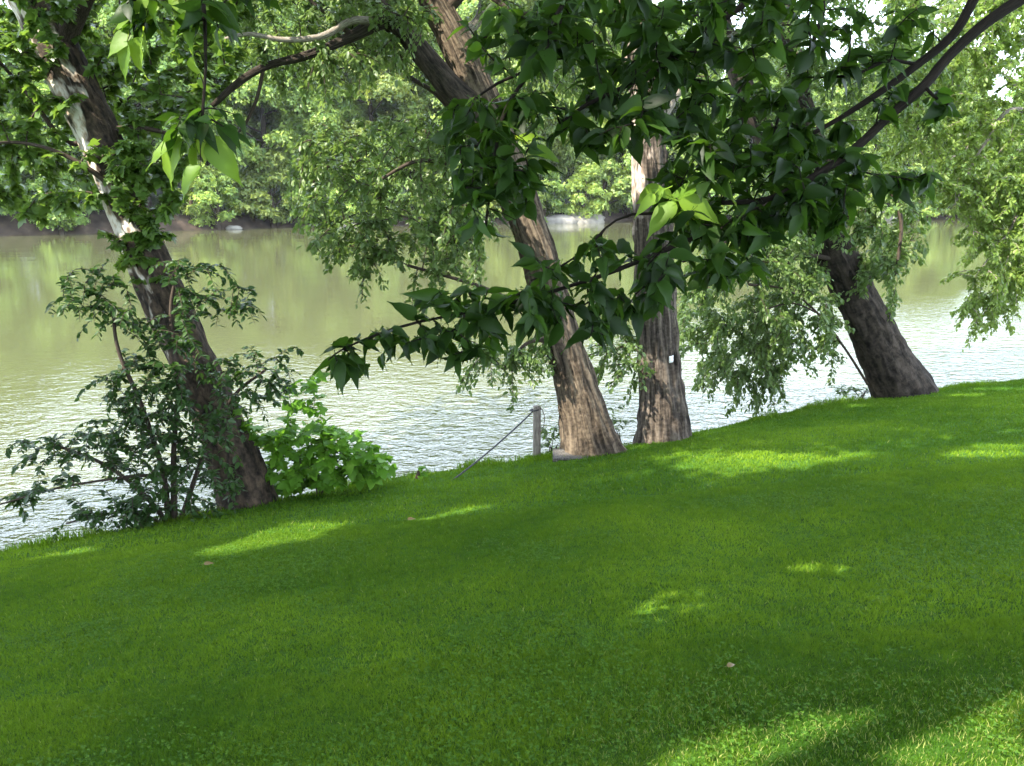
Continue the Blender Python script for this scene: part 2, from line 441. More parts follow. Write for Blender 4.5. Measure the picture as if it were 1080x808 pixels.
M['grey_twig'] = bark_mat('grey_branch_bark', (.06, .05, .04), (.18, .15, .12), (.34, .30, .25), 12, 6, .004)
M['old_wood'] = bark_mat('old_dark_wood', (.03, .027, .025), (.075, .068, .06), (.14, .13, .115), 30, 3, .004)
M['wood'] = bark_mat('weathered_wood', (.08, .066, .055), (.17, .145, .12), (.27, .24, .20), 30, 3, .004)

# ground
m, nt, out = mat('ground_soil_and_turf'); L = nt.links.new
tc = N(nt, 'TexCoord'); at = N(nt, 'Attribute', attribute_name='rnd')
n1 = N(nt, 'TexNoise', Scale=9.0, Detail=8.0, Roughness=.7); L(tc.outputs['Object'], n1.inputs['Vector'])
n2 = N(nt, 'TexNoise', Scale=.9, Detail=5.0); L(tc.outputs['Object'], n2.inputs['Vector'])
turf = ramp(nt, [(.3, (.018, .05, .006)), (.6, (.05, .12, .012)), (.85, (.09, .16, .03))], n1.outputs['Fac'])
soil = ramp(nt, [(.3, (.022, .017, .013)), (.6, (.062, .045, .033)), (.8, (.14, .105, .075))], n2.outputs['Fac'])
mx = N(nt, 'MixRGB'); L(at.outputs['Fac'], mx.inputs[0]); L(turf, mx.inputs[1]); L(soil, mx.inputs[2])
b = N(nt, 'BsdfPrincipled', Roughness=.95); b.inputs['Specular IOR Level'].default_value = .1
bp = N(nt, 'Bump', Strength=.8, Distance=.05); L(n1.outputs['Fac'], bp.inputs['Height']); L(bp.outputs[0], b.inputs['Normal'])
L(mx.outputs[0], b.inputs['Base Color']); L(b.outputs[0], out.inputs[0])
M['ground'] = m

# river
m, nt, out = mat('river_water'); L = nt.links.new
tc = N(nt, 'TexCoord')
mp = N(nt, 'Mapping'); mp.inputs['Rotation'].default_value = (0, 0, R(12)); mp.inputs['Scale'].default_value = (.8, 1.25, 1); L(tc.outputs['Object'], mp.inputs['Vector'])
big = N(nt, 'TexNoise', Scale=.35, Detail=2.0); L(mp.outputs[0], big.inputs['Vector'])
rip = N(nt, 'TexNoise', Scale=3.4, Detail=3.0, Roughness=.55, Distortion=.5); L(mp.outputs[0], rip.inputs['Vector'])
fine = N(nt, 'TexNoise', Scale=11.0, Detail=2.0); L(mp.outputs[0], fine.inputs['Vector'])
s1 = N(nt, 'Math', operation='MULTIPLY_ADD'); s1.inputs[1].default_value = .25; L(fine.outputs['Fac'], s1.inputs[0]); L(rip.outputs['Fac'], s1.inputs[2])
# calmer water over by the far bank, choppier current on this side
sp = N(nt, 'SeparateXYZ'); L(tc.outputs['Object'], sp.inputs[0])
mr = N(nt, 'MapRange'); mr.inputs['From Min'].default_value = 13; mr.inputs['From Max'].default_value = 29; mr.inputs['To Min'].default_value = .062; mr.inputs['To Max'].default_value = .0035
wob = N(nt, 'TexNoise', Scale=.12, Detail=3.0); L(tc.outputs['Object'], wob.inputs['Vector'])
wa = N(nt, 'Math', operation='MULTIPLY_ADD'); wa.inputs[1].default_value = 12; L(wob.outputs['Fac'], wa.inputs[0]); ya = N(nt, 'Math', operation='MULTIPLY_ADD'); ya.inputs[1].default_value = -.42; L(sp.outputs['X'], ya.inputs[0]); L(sp.outputs['Y'], ya.inputs[2]); L(ya.outputs[0], wa.inputs[2])
wb = N(nt, 'Math', operation='SUBTRACT'); wb.inputs[1].default_value = 6; L(wa.outputs[0], wb.inputs[0]); L(wb.outputs[0], mr.inputs['Value'])
bp = N(nt, 'Bump', Strength=1.0); L(mr.outputs[0], bp.inputs['Distance']); L(s1.outputs[0], bp.inputs['Height'])
bp2 = N(nt, 'Bump', Strength=1.0, Distance=.016); L(big.outputs['Fac'], bp2.inputs['Height']); L(bp.outputs[0], bp2.inputs['Normal'])
b = N(nt, 'BsdfPrincipled', Roughness=.03, IOR=1.7); b.inputs['Base Color'].default_value = (.062, .064, .029, 1)
L(bp2.outputs[0], b.inputs['Normal']); L(b.outputs[0], out.inputs[0])
M['water'] = m

def plain(name, c, rough=.7, scale=30, var=.25, bump=.002):
    m, nt, out = mat(name); L = nt.links.new
    tc = N(nt, 'TexCoord'); n1 = N(nt, 'TexNoise', Scale=float(scale), Detail=6.0); L(tc.outputs['Object'], n1.inputs['Vector'])
    cc = ramp(nt, [(.3, [a * (1 - var) for a in c]), (.7, [min(1, a * (1 + var)) for a in c])], n1.outputs['Fac'])
    b = N(nt, 'BsdfPrincipled', Roughness=rough); L(cc, b.inputs['Base Color'])
    bp = N(nt, 'Bump', Strength=.6, Distance=bump); L(n1.outputs['Fac'], bp.inputs['Height']); L(bp.outputs[0], b.inputs['Normal'])
    L(b.outputs[0], out.inputs[0]); return m
M['paper'] = plain('white_card', (.78, .77, .74), .6, 12, .06)
M['rope'] = plain('grey_cable', (.03, .03, .032), .6, 60)
M['iron'] = plain('rusty_iron', (.14, .10, .08), .7, 40)
M['stone'] = plain('pale_river_stone', (.17, .155, .13), .9, 1.6, .3, .08)

# ------------------------------------------------------------------ ground sheet and river
xs = np.unique(np.concatenate([np.linspace(-900, -60, 30), np.arange(-60, -14, 1.5), np.arange(-14, 16, .2), np.arange(16, 80, 1.5), np.linspace(80, 900, 30)]))
ys = np.unique(np.concatenate([np.linspace(-400, -20, 16), np.arange(-20, 0, 1.0), np.arange(0, 18, .14), np.arange(18, 60, 3), np.arange(60, 125, .7), np.linspace(125, 900, 40)]))
gx, gy = np.meshgrid(xs, ys)
gz = ground(gx, gy)
mb = MB()
ny, nx = gx.shape
idx = np.arange(nx * ny).reshape(ny, nx)
f = np.stack([idx[:-1, :-1], idx[:-1, 1:], idx[1:, 1:], idx[1:, :-1]], -1).reshape(-1, 4)
soilness = np.clip((gy - crest(gx) - .75) / .5, 0, 1)
t = gy - farbank(gx)
soilness = np.where(t > 4, .55 + .3 * (vnoise(gx, gy, .2) - .5), soilness)
mb.add(np.stack([gx, gy, gz], -1).reshape(-1, 3), [f], soilness.ravel())
o = mb.build('ground', M['ground'], smooth=True); o['kind'] = 'structure'
mb = MB()
mb.add([(-900, -60, WATER), (900, -60, WATER), (900, 160, WATER), (-900, 160, WATER)], [[(0, 1, 2, 3)]])
o = mb.build('river', M['water']); o['kind'] = 'structure'

# ------------------------------------------------------------------ lawn grass (nobody could count it)
mb = MB()
def blades(n, y0, y1, hgt, wid):
    y = np.sqrt(rng.random(n) * (y1 ** 2 - y0 ** 2) + y0 ** 2)
    x = (rng.random(n) * 2 - 1) * (.74 * y + .5)
    k = y < crest(x) + .9
    x, y = x[k], y[k]; n = len(x)
    z = ground(x, y)
    tuft = vnoise(x, y, 5.0) * .55 + vnoise(x + 3, y + 8, 14.0) * .45
    patch = vnoise(x, y, .7)
    h = hgt * (.55 + .75 * tuft) * (.7 + .6 * rng.random(n))
    a = rng.random(n) * 2 * np.pi
    lean = np.stack([np.cos(a), np.sin(a), np.zeros(n)], -1) * (h * (.25 + .75 * rng.random(n)))[:, None]
    a2 = rng.random(n) * 2 * np.pi
    side = np.stack([np.cos(a2), np.sin(a2), np.zeros(n)], -1) * (wid * (.6 + .8 * rng.random(n)) / 2)[:, None]
    b = np.stack([x, y, z - .006], -1)
    up = np.zeros((n, 3)); up[:, 2] = h
    mid = b + up * .6 + lean * .35
    tip = b + up * .92 + lean
    v = np.stack([b - side, b + side, mid + side * .8, mid - side * .8, tip], 1)
    off = (np.arange(n) * 5)[:, None]
    rnd = np.clip(.75 * patch + .45 * vnoise(x + 5, y, 2.3) + .25 * tuft + .35 * vnoise(x, y, 26.0) + .35 * rng.random(n) - .60, 0, .9)
    rnd = np.where(rng.random(n) < .010 + .13 * np.clip((3.3 - y) / .6, 0, 1) * np.clip((x - .1) / .5, 0, 1), 1.0, rnd)  # pale dry blades, crowded at the near right to brighten the sun patch
    mb.add(v.reshape(-1, 3), [np.array([[0, 1, 2, 3]]) + off, np.array([[3, 2, 4]]) + off], np.repeat(rnd, 5))
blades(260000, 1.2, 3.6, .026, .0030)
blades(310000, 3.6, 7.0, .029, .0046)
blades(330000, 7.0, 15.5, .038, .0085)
# uncut fringe along the top of the bank
n = 26000
x = rng.random(n) * 20 - 8.5; y = crest(x) + .25 + rng.normal(0, .22, n) + .5 * (vnoise(x, x * 0, 1.1) - .5)
k = vnoise(x, y, 2.2) + .35 * rng.random(n) > .62
x, y = x[k], y[k]; n = len(x); h = .05 + .15 * vnoise(x, y, 1.7) ** 2 * (.4 + rng.random(n))
a = rng.random(n) * 6.283; lean = np.stack([np.cos(a), np.sin(a), np.zeros(n)], -1) * (h * (.2 + .6 * rng.random(n)))[:, None]
a = rng.random(n) * 6.283; side = np.stack([np.cos(a), np.sin(a), np.zeros(n)], -1) * (.003 + .003 * rng.random(n))[:, None]
b_ = np.stack([x, y, ground(x, y) - .01], -1); up = np.zeros((n, 3)); up[:, 2] = h
mid = b_ + up * .6 + lean * .3; tip = b_ + up * .95 + lean
off = (np.arange(n) * 5)[:, None]
mb.add(np.stack([b_ - side, b_ + side, mid + side * .8, mid - side * .8, tip], 1).reshape(-1, 3), [np.array([[0, 1, 2, 3]]) + off, np.array([[3, 2, 4]]) + off], np.repeat(np.clip(.2 + .6 * rng.random(n), 0, 1), 5))
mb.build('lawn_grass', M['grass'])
bpy.data.objects['lawn_grass']['kind'] = 'stuff'
tag(bpy.data.objects['lawn_grass'], 'mown green lawn grass sloping down to the river', 'grass', kind='stuff')
mb = MB()
n = 36000
y = np.sqrt(rng.random(n) * (6.5 ** 2 - 1.2 ** 2) + 1.2 ** 2); x = (rng.random(n) * 2 - 1) * (.74 * y + .5)
k = vnoise(x + 20, y, 1.1) * .6 + vnoise(x, y + 30, 4) * .4 + rng.random(n) * .2 > .62
x, y = x[k], y[k]; n = len(x)
pos = np.stack([x, y, ground(x, y) + .022 + .02 * rng.random(n)], -1)
for k3 in range(3):
    a = rng.random(n) * .5 + k3 * 2.094 + np.arange(n)
    d = np.stack([np.cos(a), np.sin(a), .15 + .2 * rng.random(n)], -1)
    nr = np.stack([rng.normal(0, .3, n), rng.normal(0, .3, n), np.ones(n)], -1)
    tv = (OVAL[0] * np.array([1.6, 1, 1]), OVAL[1])
    put(mb, tv, pos, d, nr, .007 + .005 * rng.random(n))
mb.build('clover', M['clover'])
tag(bpy.data.objects['clover'], 'low clover leaves mixed through the near lawn', 'clover', kind='stuff')

# ------------------------------------------------------------------ tree growing helpers
def seg(pts):
    """rows (px, py, Y, width in photo pixels) -> world rows (x, y, z, radius)"""
    out = []
    for (px, py, Y, wpx) in pts:
        q = P(px, py, Y)
        out.append((*q, wpx / F * Y * .5 * 1.03))
    return np.array(out)

def grow(skel, targets, sag=.12, K=6, maxlen=None, jitter=.06, tail=0.0):
    """twigs that reach every target from the nearest wood; later twigs sprout from earlier ones"""
    S = np.asarray(skel)
    d0 = np.array([np.min(np.linalg.norm(S - t, axis=1)) for t in targets]) if len(targets) else []
    order = np.argsort(d0)
    buf = np.zeros((len(S) + len(targets) * K, 3)); buf[:len(S)] = S; m = len(S)
    paths = []
    tt = np.linspace(0, 1, K)[:, None]
    for i in order:
        t = targets[i]
        dd = np.linalg.norm(buf[:m] - t, axis=1)
        j = int(np.argmin(dd)); a = buf[j]; ln = dd[j]
        if maxlen and ln > maxlen: continue
        if ln < .004: continue
        c = (a + t) / 2 + np.array([0, 0, sag * ln]) + rng.normal(0, jitter * ln, 3)
        p = (1 - tt) ** 2 * a + 2 * tt * (1 - tt) * c + tt ** 2 * t
        paths.append(p)
        buf[m:m + K - 1] = p[1:]; m += K - 1
    if tail:
        for p in list(paths):
            d = unit(p[-1] - p[-3]) * .7 + rng.normal(0, .45, 3) * [1, 1, .4] + [0, 0, -.12]; d = unit(d)
            ln = tail * (.35 + rng.random())
            paths.append(p[-1] + d * ln * tt + np.array([0, 0, -.45 * ln]) * tt ** 2)
    return np.array(paths)

def leaves_on(mb, T, paths, per_m, size, droop=.5, spread=.9, tmin=.2, gap=True, rndb=0.0, curl=False, minimum=4, up=1.0, scatter=0.0):
    P_, D_, N_ = [], [], []
    for p in paths:
        ln = np.linalg.norm(np.diff(p, axis=0), axis=1).sum()
        n = max(minimum, int(per_m * ln))
        t = tmin + (1 - tmin) * (np.arange(n) + rng.random(n)) / n
        x = t * (len(p) - 1); i = np.minimum(x.astype(int), len(p) - 2); fr = (x - i)[:, None]
        q = p[i] * (1 - fr) + p[i + 1] * fr
        tang = unit(p[i + 1] - p[i])
        sd = unit(np.cross(tang, np.array([0, 0, 1.0])) + 1e-6) * np.where(np.arange(n) % 2, 1, -1)[:, None]
        d = tang * .55 + sd * spread * (.6 + .6 * rng.random(n))[:, None] + rng.normal(0, .3, (n, 3)); d[:, 2] -= droop * (.4 + rng.random(n))
        nr = np.array([0, 0, up]) + rng.normal(0, .42, (n, 3))
        if scatter: q = q + rng.normal(0, scatter, (n, 3))
        P_.append(q); D_.append(d); N_.append(nr)
    P_ = np.concatenate(P_); D_ = np.concatenate(D_); N_ = np.concatenate(N_)
    if gap:
        k = ~in_gap(P_, .03)
        P_, D_, N_ = P_[k], D_[k], N_[k]
    n = len(P_)
    put(mb, T, P_, D_, N_, size * (.5 + .85 * rng.random(n)), np.clip(rng.random(n) * .9 + rndb, 0, 1), (.5 + 1.2 * rng.random(n)) if curl else None)
    return n

def upper_crown(root, loc, c, r, n, m, size=.26):
    pos = ell_pts(c, r, n, .1); pos = pos[~in_gap(pos, .19)]; n = len(pos)
    b = MB(); put(b, CLUMP, pos, rdir(n) * [1, 1, .4], np.array([0, 0, 1.0]) + rng.normal(0, .55, (n, 3)), size * (.7 + .6 * rng.random(n)))
    b.build('crown', m, root, False, loc)

def poly_pts(poly, n, Y0, Y1):
    poly = np.array(poly, float); x0, y0 = poly.min(0); x1, y1 = poly.max(0)
    out = []
    while len(out) < n:
        px = x0 + (x1 - x0) * rng.random(); py = y0 + (y1 - y0) * rng.random()
        ins = False; j = len(poly) - 1
        for i in range(len(poly)):
            (xi, yi), (xj, yj) = poly[i], poly[j]
            if (yi > py) != (yj > py) and px < (xj - xi) * (py - yi) / (yj - yi) + xi: ins = not ins
            j = i
        if ins: out.append(P(px, py, Y0 + (Y1 - Y0) * rng.random()))
    return np.array(out)

def ell_pts(c, r, n, shell=.55):
    d = rdir(n); k = shell + (1 - shell) * rng.random(n) ** .6
    return np.asarray(c) + d * k[:, None] * np.asarray(r)

def wood(root, loc, name, rows, m, step=.06, **kw):
    b = MB(); p = spline(rows, step); tube(b, p, **kw)
    b.build(name, m, root, True, loc)
    return p[:, :3]

# ------------------------------------------------------------------ leaning sycamore at the left
base = P(264, 545, 9.1)
t1 = thing('sycamore_tree', 'leaning mottled sycamore with white and brown peeling bark, behind the dark leafy shrub', 'tree', base)
rows = seg([(272, 572, 9.05, 72.9), (262, 535, 9.1, 61.7), (238, 460, 9.15, 49.1), (200, 375, 9.25, 45.9), (165, 295, 9.4, 41.2), (134, 218, 9.55, 38.0),
            (103, 142, 9.75, 39.6), (66, 66, 9.95, 41.2), (34, -2, 10.2, 41.2), (-10, -90, 10.6, 36.5), (-60, -200, 11.2, 30.1), (-90, -330, 12, 20.6)])
S = [wood(t1, base, 'trunk', rows, M['bark_syc'], .05, sides=60, ridge=.07, lump=.11, flare=.4, seed=2.0)]
for rws in ([(134, 218, 9.55, 9), (110, 190, 9.4, 6), (60, 160, 9.3, 4), (10, 150, 9.3, 3), (-40, 160, 8.8, 3)],
            [(100, 140, 9.75, 9), (150, 135, 9.8, 5), (200, 150, 9.9, 3), (235, 175, 9.3, 3)],
            [(66, 66, 9.95, 12), (20, 40, 9.9, 7), (-40, 50, 9.8, 5), (-90, 90, 9, 4)],
            [(60, 60, 9.95, 22), (100, -20, 9.9, 14), (150, -90, 9.9, 10), (190, -200, 9.8, 6)],
            [(103, 142, 9.75, 7), (70, 150, 9.7, 5), (30, 100, 9.6, 4), (-10, 55, 9.6, 3)]):
    S.append(wood(t1, base, 'branch', seg(rws), M['twig'], .08, sides=9))
S = np.concatenate(S)
tg = np.concatenate([
    poly_pts([(0, -20), (90, -20), (60, 60), (100, 130), (120, 210), (60, 235), (-40, 235), (-60, 60)], 270, 9.0, 11.0),
    poly_pts([(110, 150), (190, 150), (195, 245), (150, 250), (125, 210)], 83, 9.0, 9.5),
    poly_pts([(60, -20), (260, -20), (250, 90), (200, 150), (120, 140)], 198, 9.3, 11.5),
    poly_pts([(100, 240), (165, 240), (170, 300), (140, 300)], 16, 9.1, 9.3),
    ell_pts(P(-40, -260, 11), (3.2, 2.6, 2.2), 160)])
pa = grow(S, tg, .08, maxlen=2.6)
b = MB(); multi_tube(b, pa, np.linspace(.012, .003, 6)[None] * np.ones((len(pa), 1))); b.cur = 1; leaves_on(b, LOBED, pa, 34, .125, .6, gap=False, minimum=16); b.build('foliage', [M['twig'], M['leaf_syc']], t1, False, base)
upper_crown(t1, base, (-6.6, 7.6, 6.0), (4.6, 4.2, 2.2), 4200, M['leaf_syc'])

# ------------------------------------------------------------------ leaning brown tree in the middle
base = P(620, 478, 10.3)
t2 = thing('leaning_tree', 'furrowed brown tree leaning left over the water, beside the wooden post', 'tree', base)
rows = seg([(630, 505, 10.3, 70.4), (621, 468, 10.3, 58.1), (608, 410, 10.3, 43.1), (588, 340, 10.35, 37.8), (566, 262, 10.4, 36.1), (540, 190, 10.5, 35.2), (515, 125, 10.6, 35.2),
            (497, 80, 10.7, 33.4), (478, 40, 10.8, 29.9), (455, -5, 10.9, 28.2), (420, -80, 11.2, 24.6), (400, -200, 11.6, 19.4), (390, -340, 12, 11.4)])
S = [wood(t2, base, 'trunk', rows, M['bark_brown'], .05, sides=64, ridge=.11, lump=.08, flare=.75, seed=5.0)]
for k, rws in enumerate(([(508, 118, 10.58, 32), (482, 100, 10.5, 27), (455, 68, 10.4, 23), (432, 40, 10.3, 20), (408, 22, 10.2, 15), (372, 38, 10.1, 10), (345, 50, 10, 8.5), (318, 60, 9.95, 8), (280, 70, 9.9, 7), (250, 88, 9.8, 7), (224, 112, 9.7, 5)],
            [(415, 28, 10.25, 18), (395, -10, 10.4, 14), (380, -80, 10.6, 10), (360, -180, 10.8, 6)],
            [(400, 24, 10.2, 9), (372, 22, 10.0, 7), (340, 38, 9.8, 6), (300, 42, 9.7, 5), (262, 36, 9.6, 4), (235, 42, 9.5, 3)],
            [(278, 71, 9.9, 4), (272, 100, 9.9, 3.5), (262, 125, 9.95, 3), (250, 142, 10, 2)],
            [(372, 38, 10.1, 6), (345, 15, 10.3, 4), (315, -10, 10.4, 3)],
            [(468, 12, 10.85, 14), (500, -12, 10.7, 8), (540, 12, 10.6, 4), (560, 14, 10.5, 3)],
            [(478, 40, 10.8, 14), (505, 20, 11.2, 9), (512, -30, 11.6, 7), (520, -120, 12, 5)],
            [(545, 200, 10.5, 9), (520, 158, 10.1, 6), (490, 172, 9.9, 5), (440, 170, 9.8, 4), (400, 190, 9.7, 3)],
            [(552, 226, 10.45, 9), (515, 190, 10.9, 6), (470, 110, 11.1, 5), (430, 80, 11.3, 4)],
            [(577, 302, 10.36, 8), (548, 318, 10.2, 6), (500, 300, 10.1, 4), (430, 280, 10, 3)],
            [(596, 365, 10.32, 6), (560, 360, 10.2, 4), (530, 390, 10.1, 3)],
            [(598, 370, 10.3, 6), (625, 350, 10.6, 4), (650, 350, 10.8, 3)])):
    S.append(wood(t2, base, 'limb' if k == 0 else 'branch', seg(rws), M['bark_dark'] if k == 0 else M['grey_twig' if k in (2, 6) else 'twig'], .06, sides=20 if k == 0 else 9, ridge=.07 if k == 0 else 0, lump=.08 if k == 0 else .05, seed=k * 3.1))
S = np.concatenate(S)
tg = np.concatenate([
    poly_pts([(330, 130), (500, 120), (510, 270), (480, 275), (440, 240), (400, 260), (340, 250), (300, 190)], 166, 9.2, 11.6),
    poly_pts([(330, 235), (520, 230), (510, 262), (440, 250), (395, 262), (350, 262)], 37, 9.2, 10.6),
    poly_pts([(385, 255), (425, 250), (408, 285), (380, 305), (362, 318), (370, 300)], 12, 9.6, 10.0),
    poly_pts([(440, 255), (475, 250), (480, 300), (455, 312), (430, 300)], 10, 9.7, 10.2),
    poly_pts([(240, -20), (470, -20), (440, 60), (330, 90), (250, 60)], 128, 9.6, 12),
    poly_pts([(495, 362), (590, 362), (590, 380), (540, 388), (500, 384)], 24, 9.8, 10.3),
    poly_pts([(620, 320), (675, 330), (670, 400), (630, 395)], 21, 10.3, 11.2),
    poly_pts([(480, -20), (620, -20), (640, 110), (520, 120)], 55, 11, 13),
    ell_pts(P(400, -260, 11.3), (3.2, 2.6, 2.0), 170)])
pa = grow(S, tg, .10, maxlen=4, tail=.34)
b = MB(); multi_tube(b, pa, np.linspace(.009, .0025, 6)[None] * np.ones((len(pa), 1))); b.cur = 1; leaves_on(b, OVAL, pa, 90, .078, .55, gap=False, minimum=30, scatter=.03); b.build('foliage', [M['twig'], M['leaf_mid']], t2, False, base)
upper_crown(t2, base, (-1.0, 7.8, 5.9), (5.0, 4.8, 2.0), 7600, M['leaf_mid'])

# ------------------------------------------------------------------ straight grey trunk
base = P(700, 465, 11.05)
t3 = thing('upright_tree', 'straight grey ridged trunk with a small white card, standing between the two leaning trees', 'tree', base)
rows = seg([(701, 495, 11.05, 71.0), (700, 462, 11.05, 55.7), (697, 400, 11.05, 44.2), (692, 330, 11.1, 40.3), (689, 260, 11.15, 37.4), (685, 180, 11.2, 34.6), (681, 120, 11.3, 32.6),
            (676, 50, 11.4, 30.7), (668, -10, 11.5, 29.8), (660, -120, 11.7, 25.9), (668, -280, 12, 19.2), (660, -420, 12.3, 11.5)])
S = [wood(t3, base, 'trunk', rows, M['bark_grey'], .05, sides=72, ridge=.12, lump=.05, flare=.7, seed=8.0)]
for rws in ([(683, 150, 11.25, 14), (720, 90, 11.5, 9), (770, 40, 11.8, 6), (820, 20, 12, 3)],
            [(670, 0, 11.5, 20), (640, -60, 11.4, 12), (600, -140, 11.3, 7)],
            [(664, -80, 11.6, 20), (720, -160, 11.7, 12), (780, -220, 11.8, 7)],
            [(690, 330, 11.1, 5), (670, 320, 10.9, 3), (655, 310, 10.8, 2)]):
    S.append(wood(t3, base, 'branch', seg(rws), M['grey_twig'], .08, sides=9))
S = np.concatenate(S)
tg = np.concatenate([poly_pts([(600, -20), (860, -20), (840, 90), (700, 110), (620, 60)], 60, 11, 12.8), ell_pts(P(680, -260, 11.7), (3.0, 2.4, 2.0), 170)])
pa = grow(S, tg, .10, maxlen=2.4)
b = MB(); multi_tube(b, pa, np.linspace(.01, .0025, 6)[None] * np.ones((len(pa), 1))); b.cur = 1; leaves_on(b, OVAL, pa, 60, .085, .5, gap=False, minimum=26, scatter=.03); b.build('foliage', [M['twig'], M['leaf_mid']], t3, False, base)
upper_crown(t3, base, (2.0, 8.8, 6.2), (4.4, 3.6, 1.9), 3400, M['leaf_mid'])

# ------------------------------------------------------------------ dark leaning tree at the right
base = P(950, 415, 14.0)
t4 = thing('leaning_tree', 'dark thick trunk leaning left at the lawn edge, with feathery foliage hanging over the water', 'tree', base)
rows = seg([(968, 450, 14, 73.6), (950, 408, 14, 58.9), (930, 372, 14, 48.6), (908, 325, 14, 41.2), (884, 275, 14.05, 38.3), (862, 235, 14.1, 36.8), (842, 200, 14.2, 26.5), (812, 150, 14.4, 22.1), (780, 80, 14.7, 19.1), (750, -20, 15, 16.2), (730, -150, 15.5, 11.0)])
S = [wood(t4, base, 'trunk', rows, M['bark_dark'], .06, sides=48, ridge=.07, lump=.12, flare=.4, seed=12.0)]
for k, rws in enumerate(([(868, 248, 14.1, 30), (872, 205, 13.9, 25), (858, 150, 13.7, 22), (842, 90, 13.6, 19), (830, 0, 13.5, 16), (835, -120, 13.5, 11)],
            [(915, 405, 13.9, 3), (890, 366, 13.6, 2.6), (862, 330, 13.2, 2.4), (830, 306, 12.9, 2), (790, 300, 12.6, 3)],
            [(862, 330, 13.2, 2), (835, 320, 13.0, 1.6), (795, 330, 12.8, 2)],
            [(850, 215, 14.15, 10), (800, 220, 13.6, 7), (760, 260, 13.2, 4), (735, 300, 13, 3)],
            [(890, 180, 13.8, 10), (930, 190, 13.4, 7), (950, 230, 13.2, 4), (945, 290, 13.1, 3)],
            [(884, 275, 14.05, 6), (850, 270, 13.3, 4), (815, 285, 13, 3)])):
    S.append(wood(t4, base, 'limb' if k == 0 else 'branch', seg(rws), M['bark_dark'] if k == 0 else M['twig'], .08, sides=20 if k == 0 else 8, ridge=.05 if k == 0 else 0, lump=.08, seed=k * 2.3))
S = np.concatenate(S)
tg = np.concatenate([
    poly_pts([(740, 240), (850, 230), (880, 320), (885, 370), (840, 390), (790, 400), (745, 400), (720, 350)], 242, 12.4, 14.6),
    poly_pts([(780, 385), (850, 380), (815, 412), (775, 412)], 14, 12.6, 13.4),
    poly_pts([(800, 130), (900, 130), (880, 230), (820, 240)], 73, 13, 15),
    poly_pts([(895, 180), (965, 170), (975, 250), (950, 290), (955, 330), (930, 310), (905, 280)], 77, 12.8, 14.6),
    poly_pts([(760, -20), (1000, -20), (980, 140), (800, 140)], 182, 13.2, 16),
    ell_pts(P(850, -200, 14.5), (3.4, 2.8, 2.2), 150)])
pa = grow(S, tg, .10, maxlen=5, tail=.34)
b = MB(); multi_tube(b, pa, np.linspace(.007, .0025, 6)[None] * np.ones((len(pa), 1))); b.cur = 1; leaves_on(b, OVAL, pa, 90, .088, .6, gap=False, minimum=34, scatter=.035); b.build('foliage', [M['twig'], M['leaf_mid']], t4, False, base)
upper_crown(t4, base, (4.6, 13.6, 7.4), (3.4, 3.2, 2.0), 1500, M['leaf_mid'])

# ------------------------------------------------------------------ bright tree that hangs in from the right
bx, by = 14.2, 17.0
base = np.array([bx, by, ground(bx, by)])
t5 = thing('overhanging_tree', 'sunlit yellow green foliage hanging down over the river at the right edge', 'tree', base)
rows = np.array([(bx, by, base[2] - .3, .34), (bx - .1, by, base[2] + 2, .27), (bx - .5, by + .2, base[2] + 5, .22), (bx - 1.0, by + .3, base[2] + 8, .15), (bx - 1.2, by + .5, base[2] + 11, .07)])
S = [wood(t5, base, 'trunk', rows, M['bark_dark'], .1, sides=24, ridge=.05, lump=.06, flare=.3, seed=4.4)]
def to(px, py, Y, r): return (*P(px, py, Y), r)
for rws in ([(bx - .2, by + .1, base[2] + 3.4, .07), to(1090, 120, 16.5, .05), to(1040, 150, 16.2, .03), to(1005, 220, 16, .015)],
            [(bx - .4, by + .2, base[2] + 4.6, .08), to(1100, 20, 16.8, .05), to(1020, 40, 16.6, .03), to(970, 100, 16.4, .012)],
            [(bx - .1, by + .1, base[2] + 2.6, .06), to(1110, 200, 16.2, .04), to(1060, 250, 16, .02), to(1030, 290, 15.9, .01)],
            [(bx - .6, by + .2, base[2] + 5.6, .08), to(1080, -60, 17, .05), to(1000, -40, 17, .03)]):
    S.append(wood(t5, base, 'branch', np.array(rws), M['grey_twig'], .1, sides=8))
S = np.concatenate(S)
tg = np.concatenate([
    poly_pts([(930, -20), (1110, -20), (1110, 230), (1040, 210), (985, 200), (950, 140)], 538, 15.4, 18.5),
    poly_pts([(990, 190), (1110, 180), (1110, 300), (1060, 300), (1020, 250)], 211, 15.4, 17.5),
    poly_pts([(1010, 285), (1085, 285), (1060, 325), (1022, 338)], 52, 15.5, 16.4),
    poly_pts([(900, 40), (960, 40), (985, 200), (925, 205)], 60, 16, 18.5),
    ell_pts((bx - .8, by + .3, base[2] + 8.5), (3.2, 3, 2.4), 120)])
pa = grow(S, tg, .12, maxlen=6, tail=.36)
b = MB(); multi_tube(b, pa, np.linspace(.01, .0025, 6)[None] * np.ones((len(pa), 1))); b.cur = 1; leaves_on(b, OVAL, pa, 60, .095, .6, gap=False, minimum=34, scatter=.03); b.build('foliage', [M['grey_twig'], M['leaf_right']], t5, False, base)

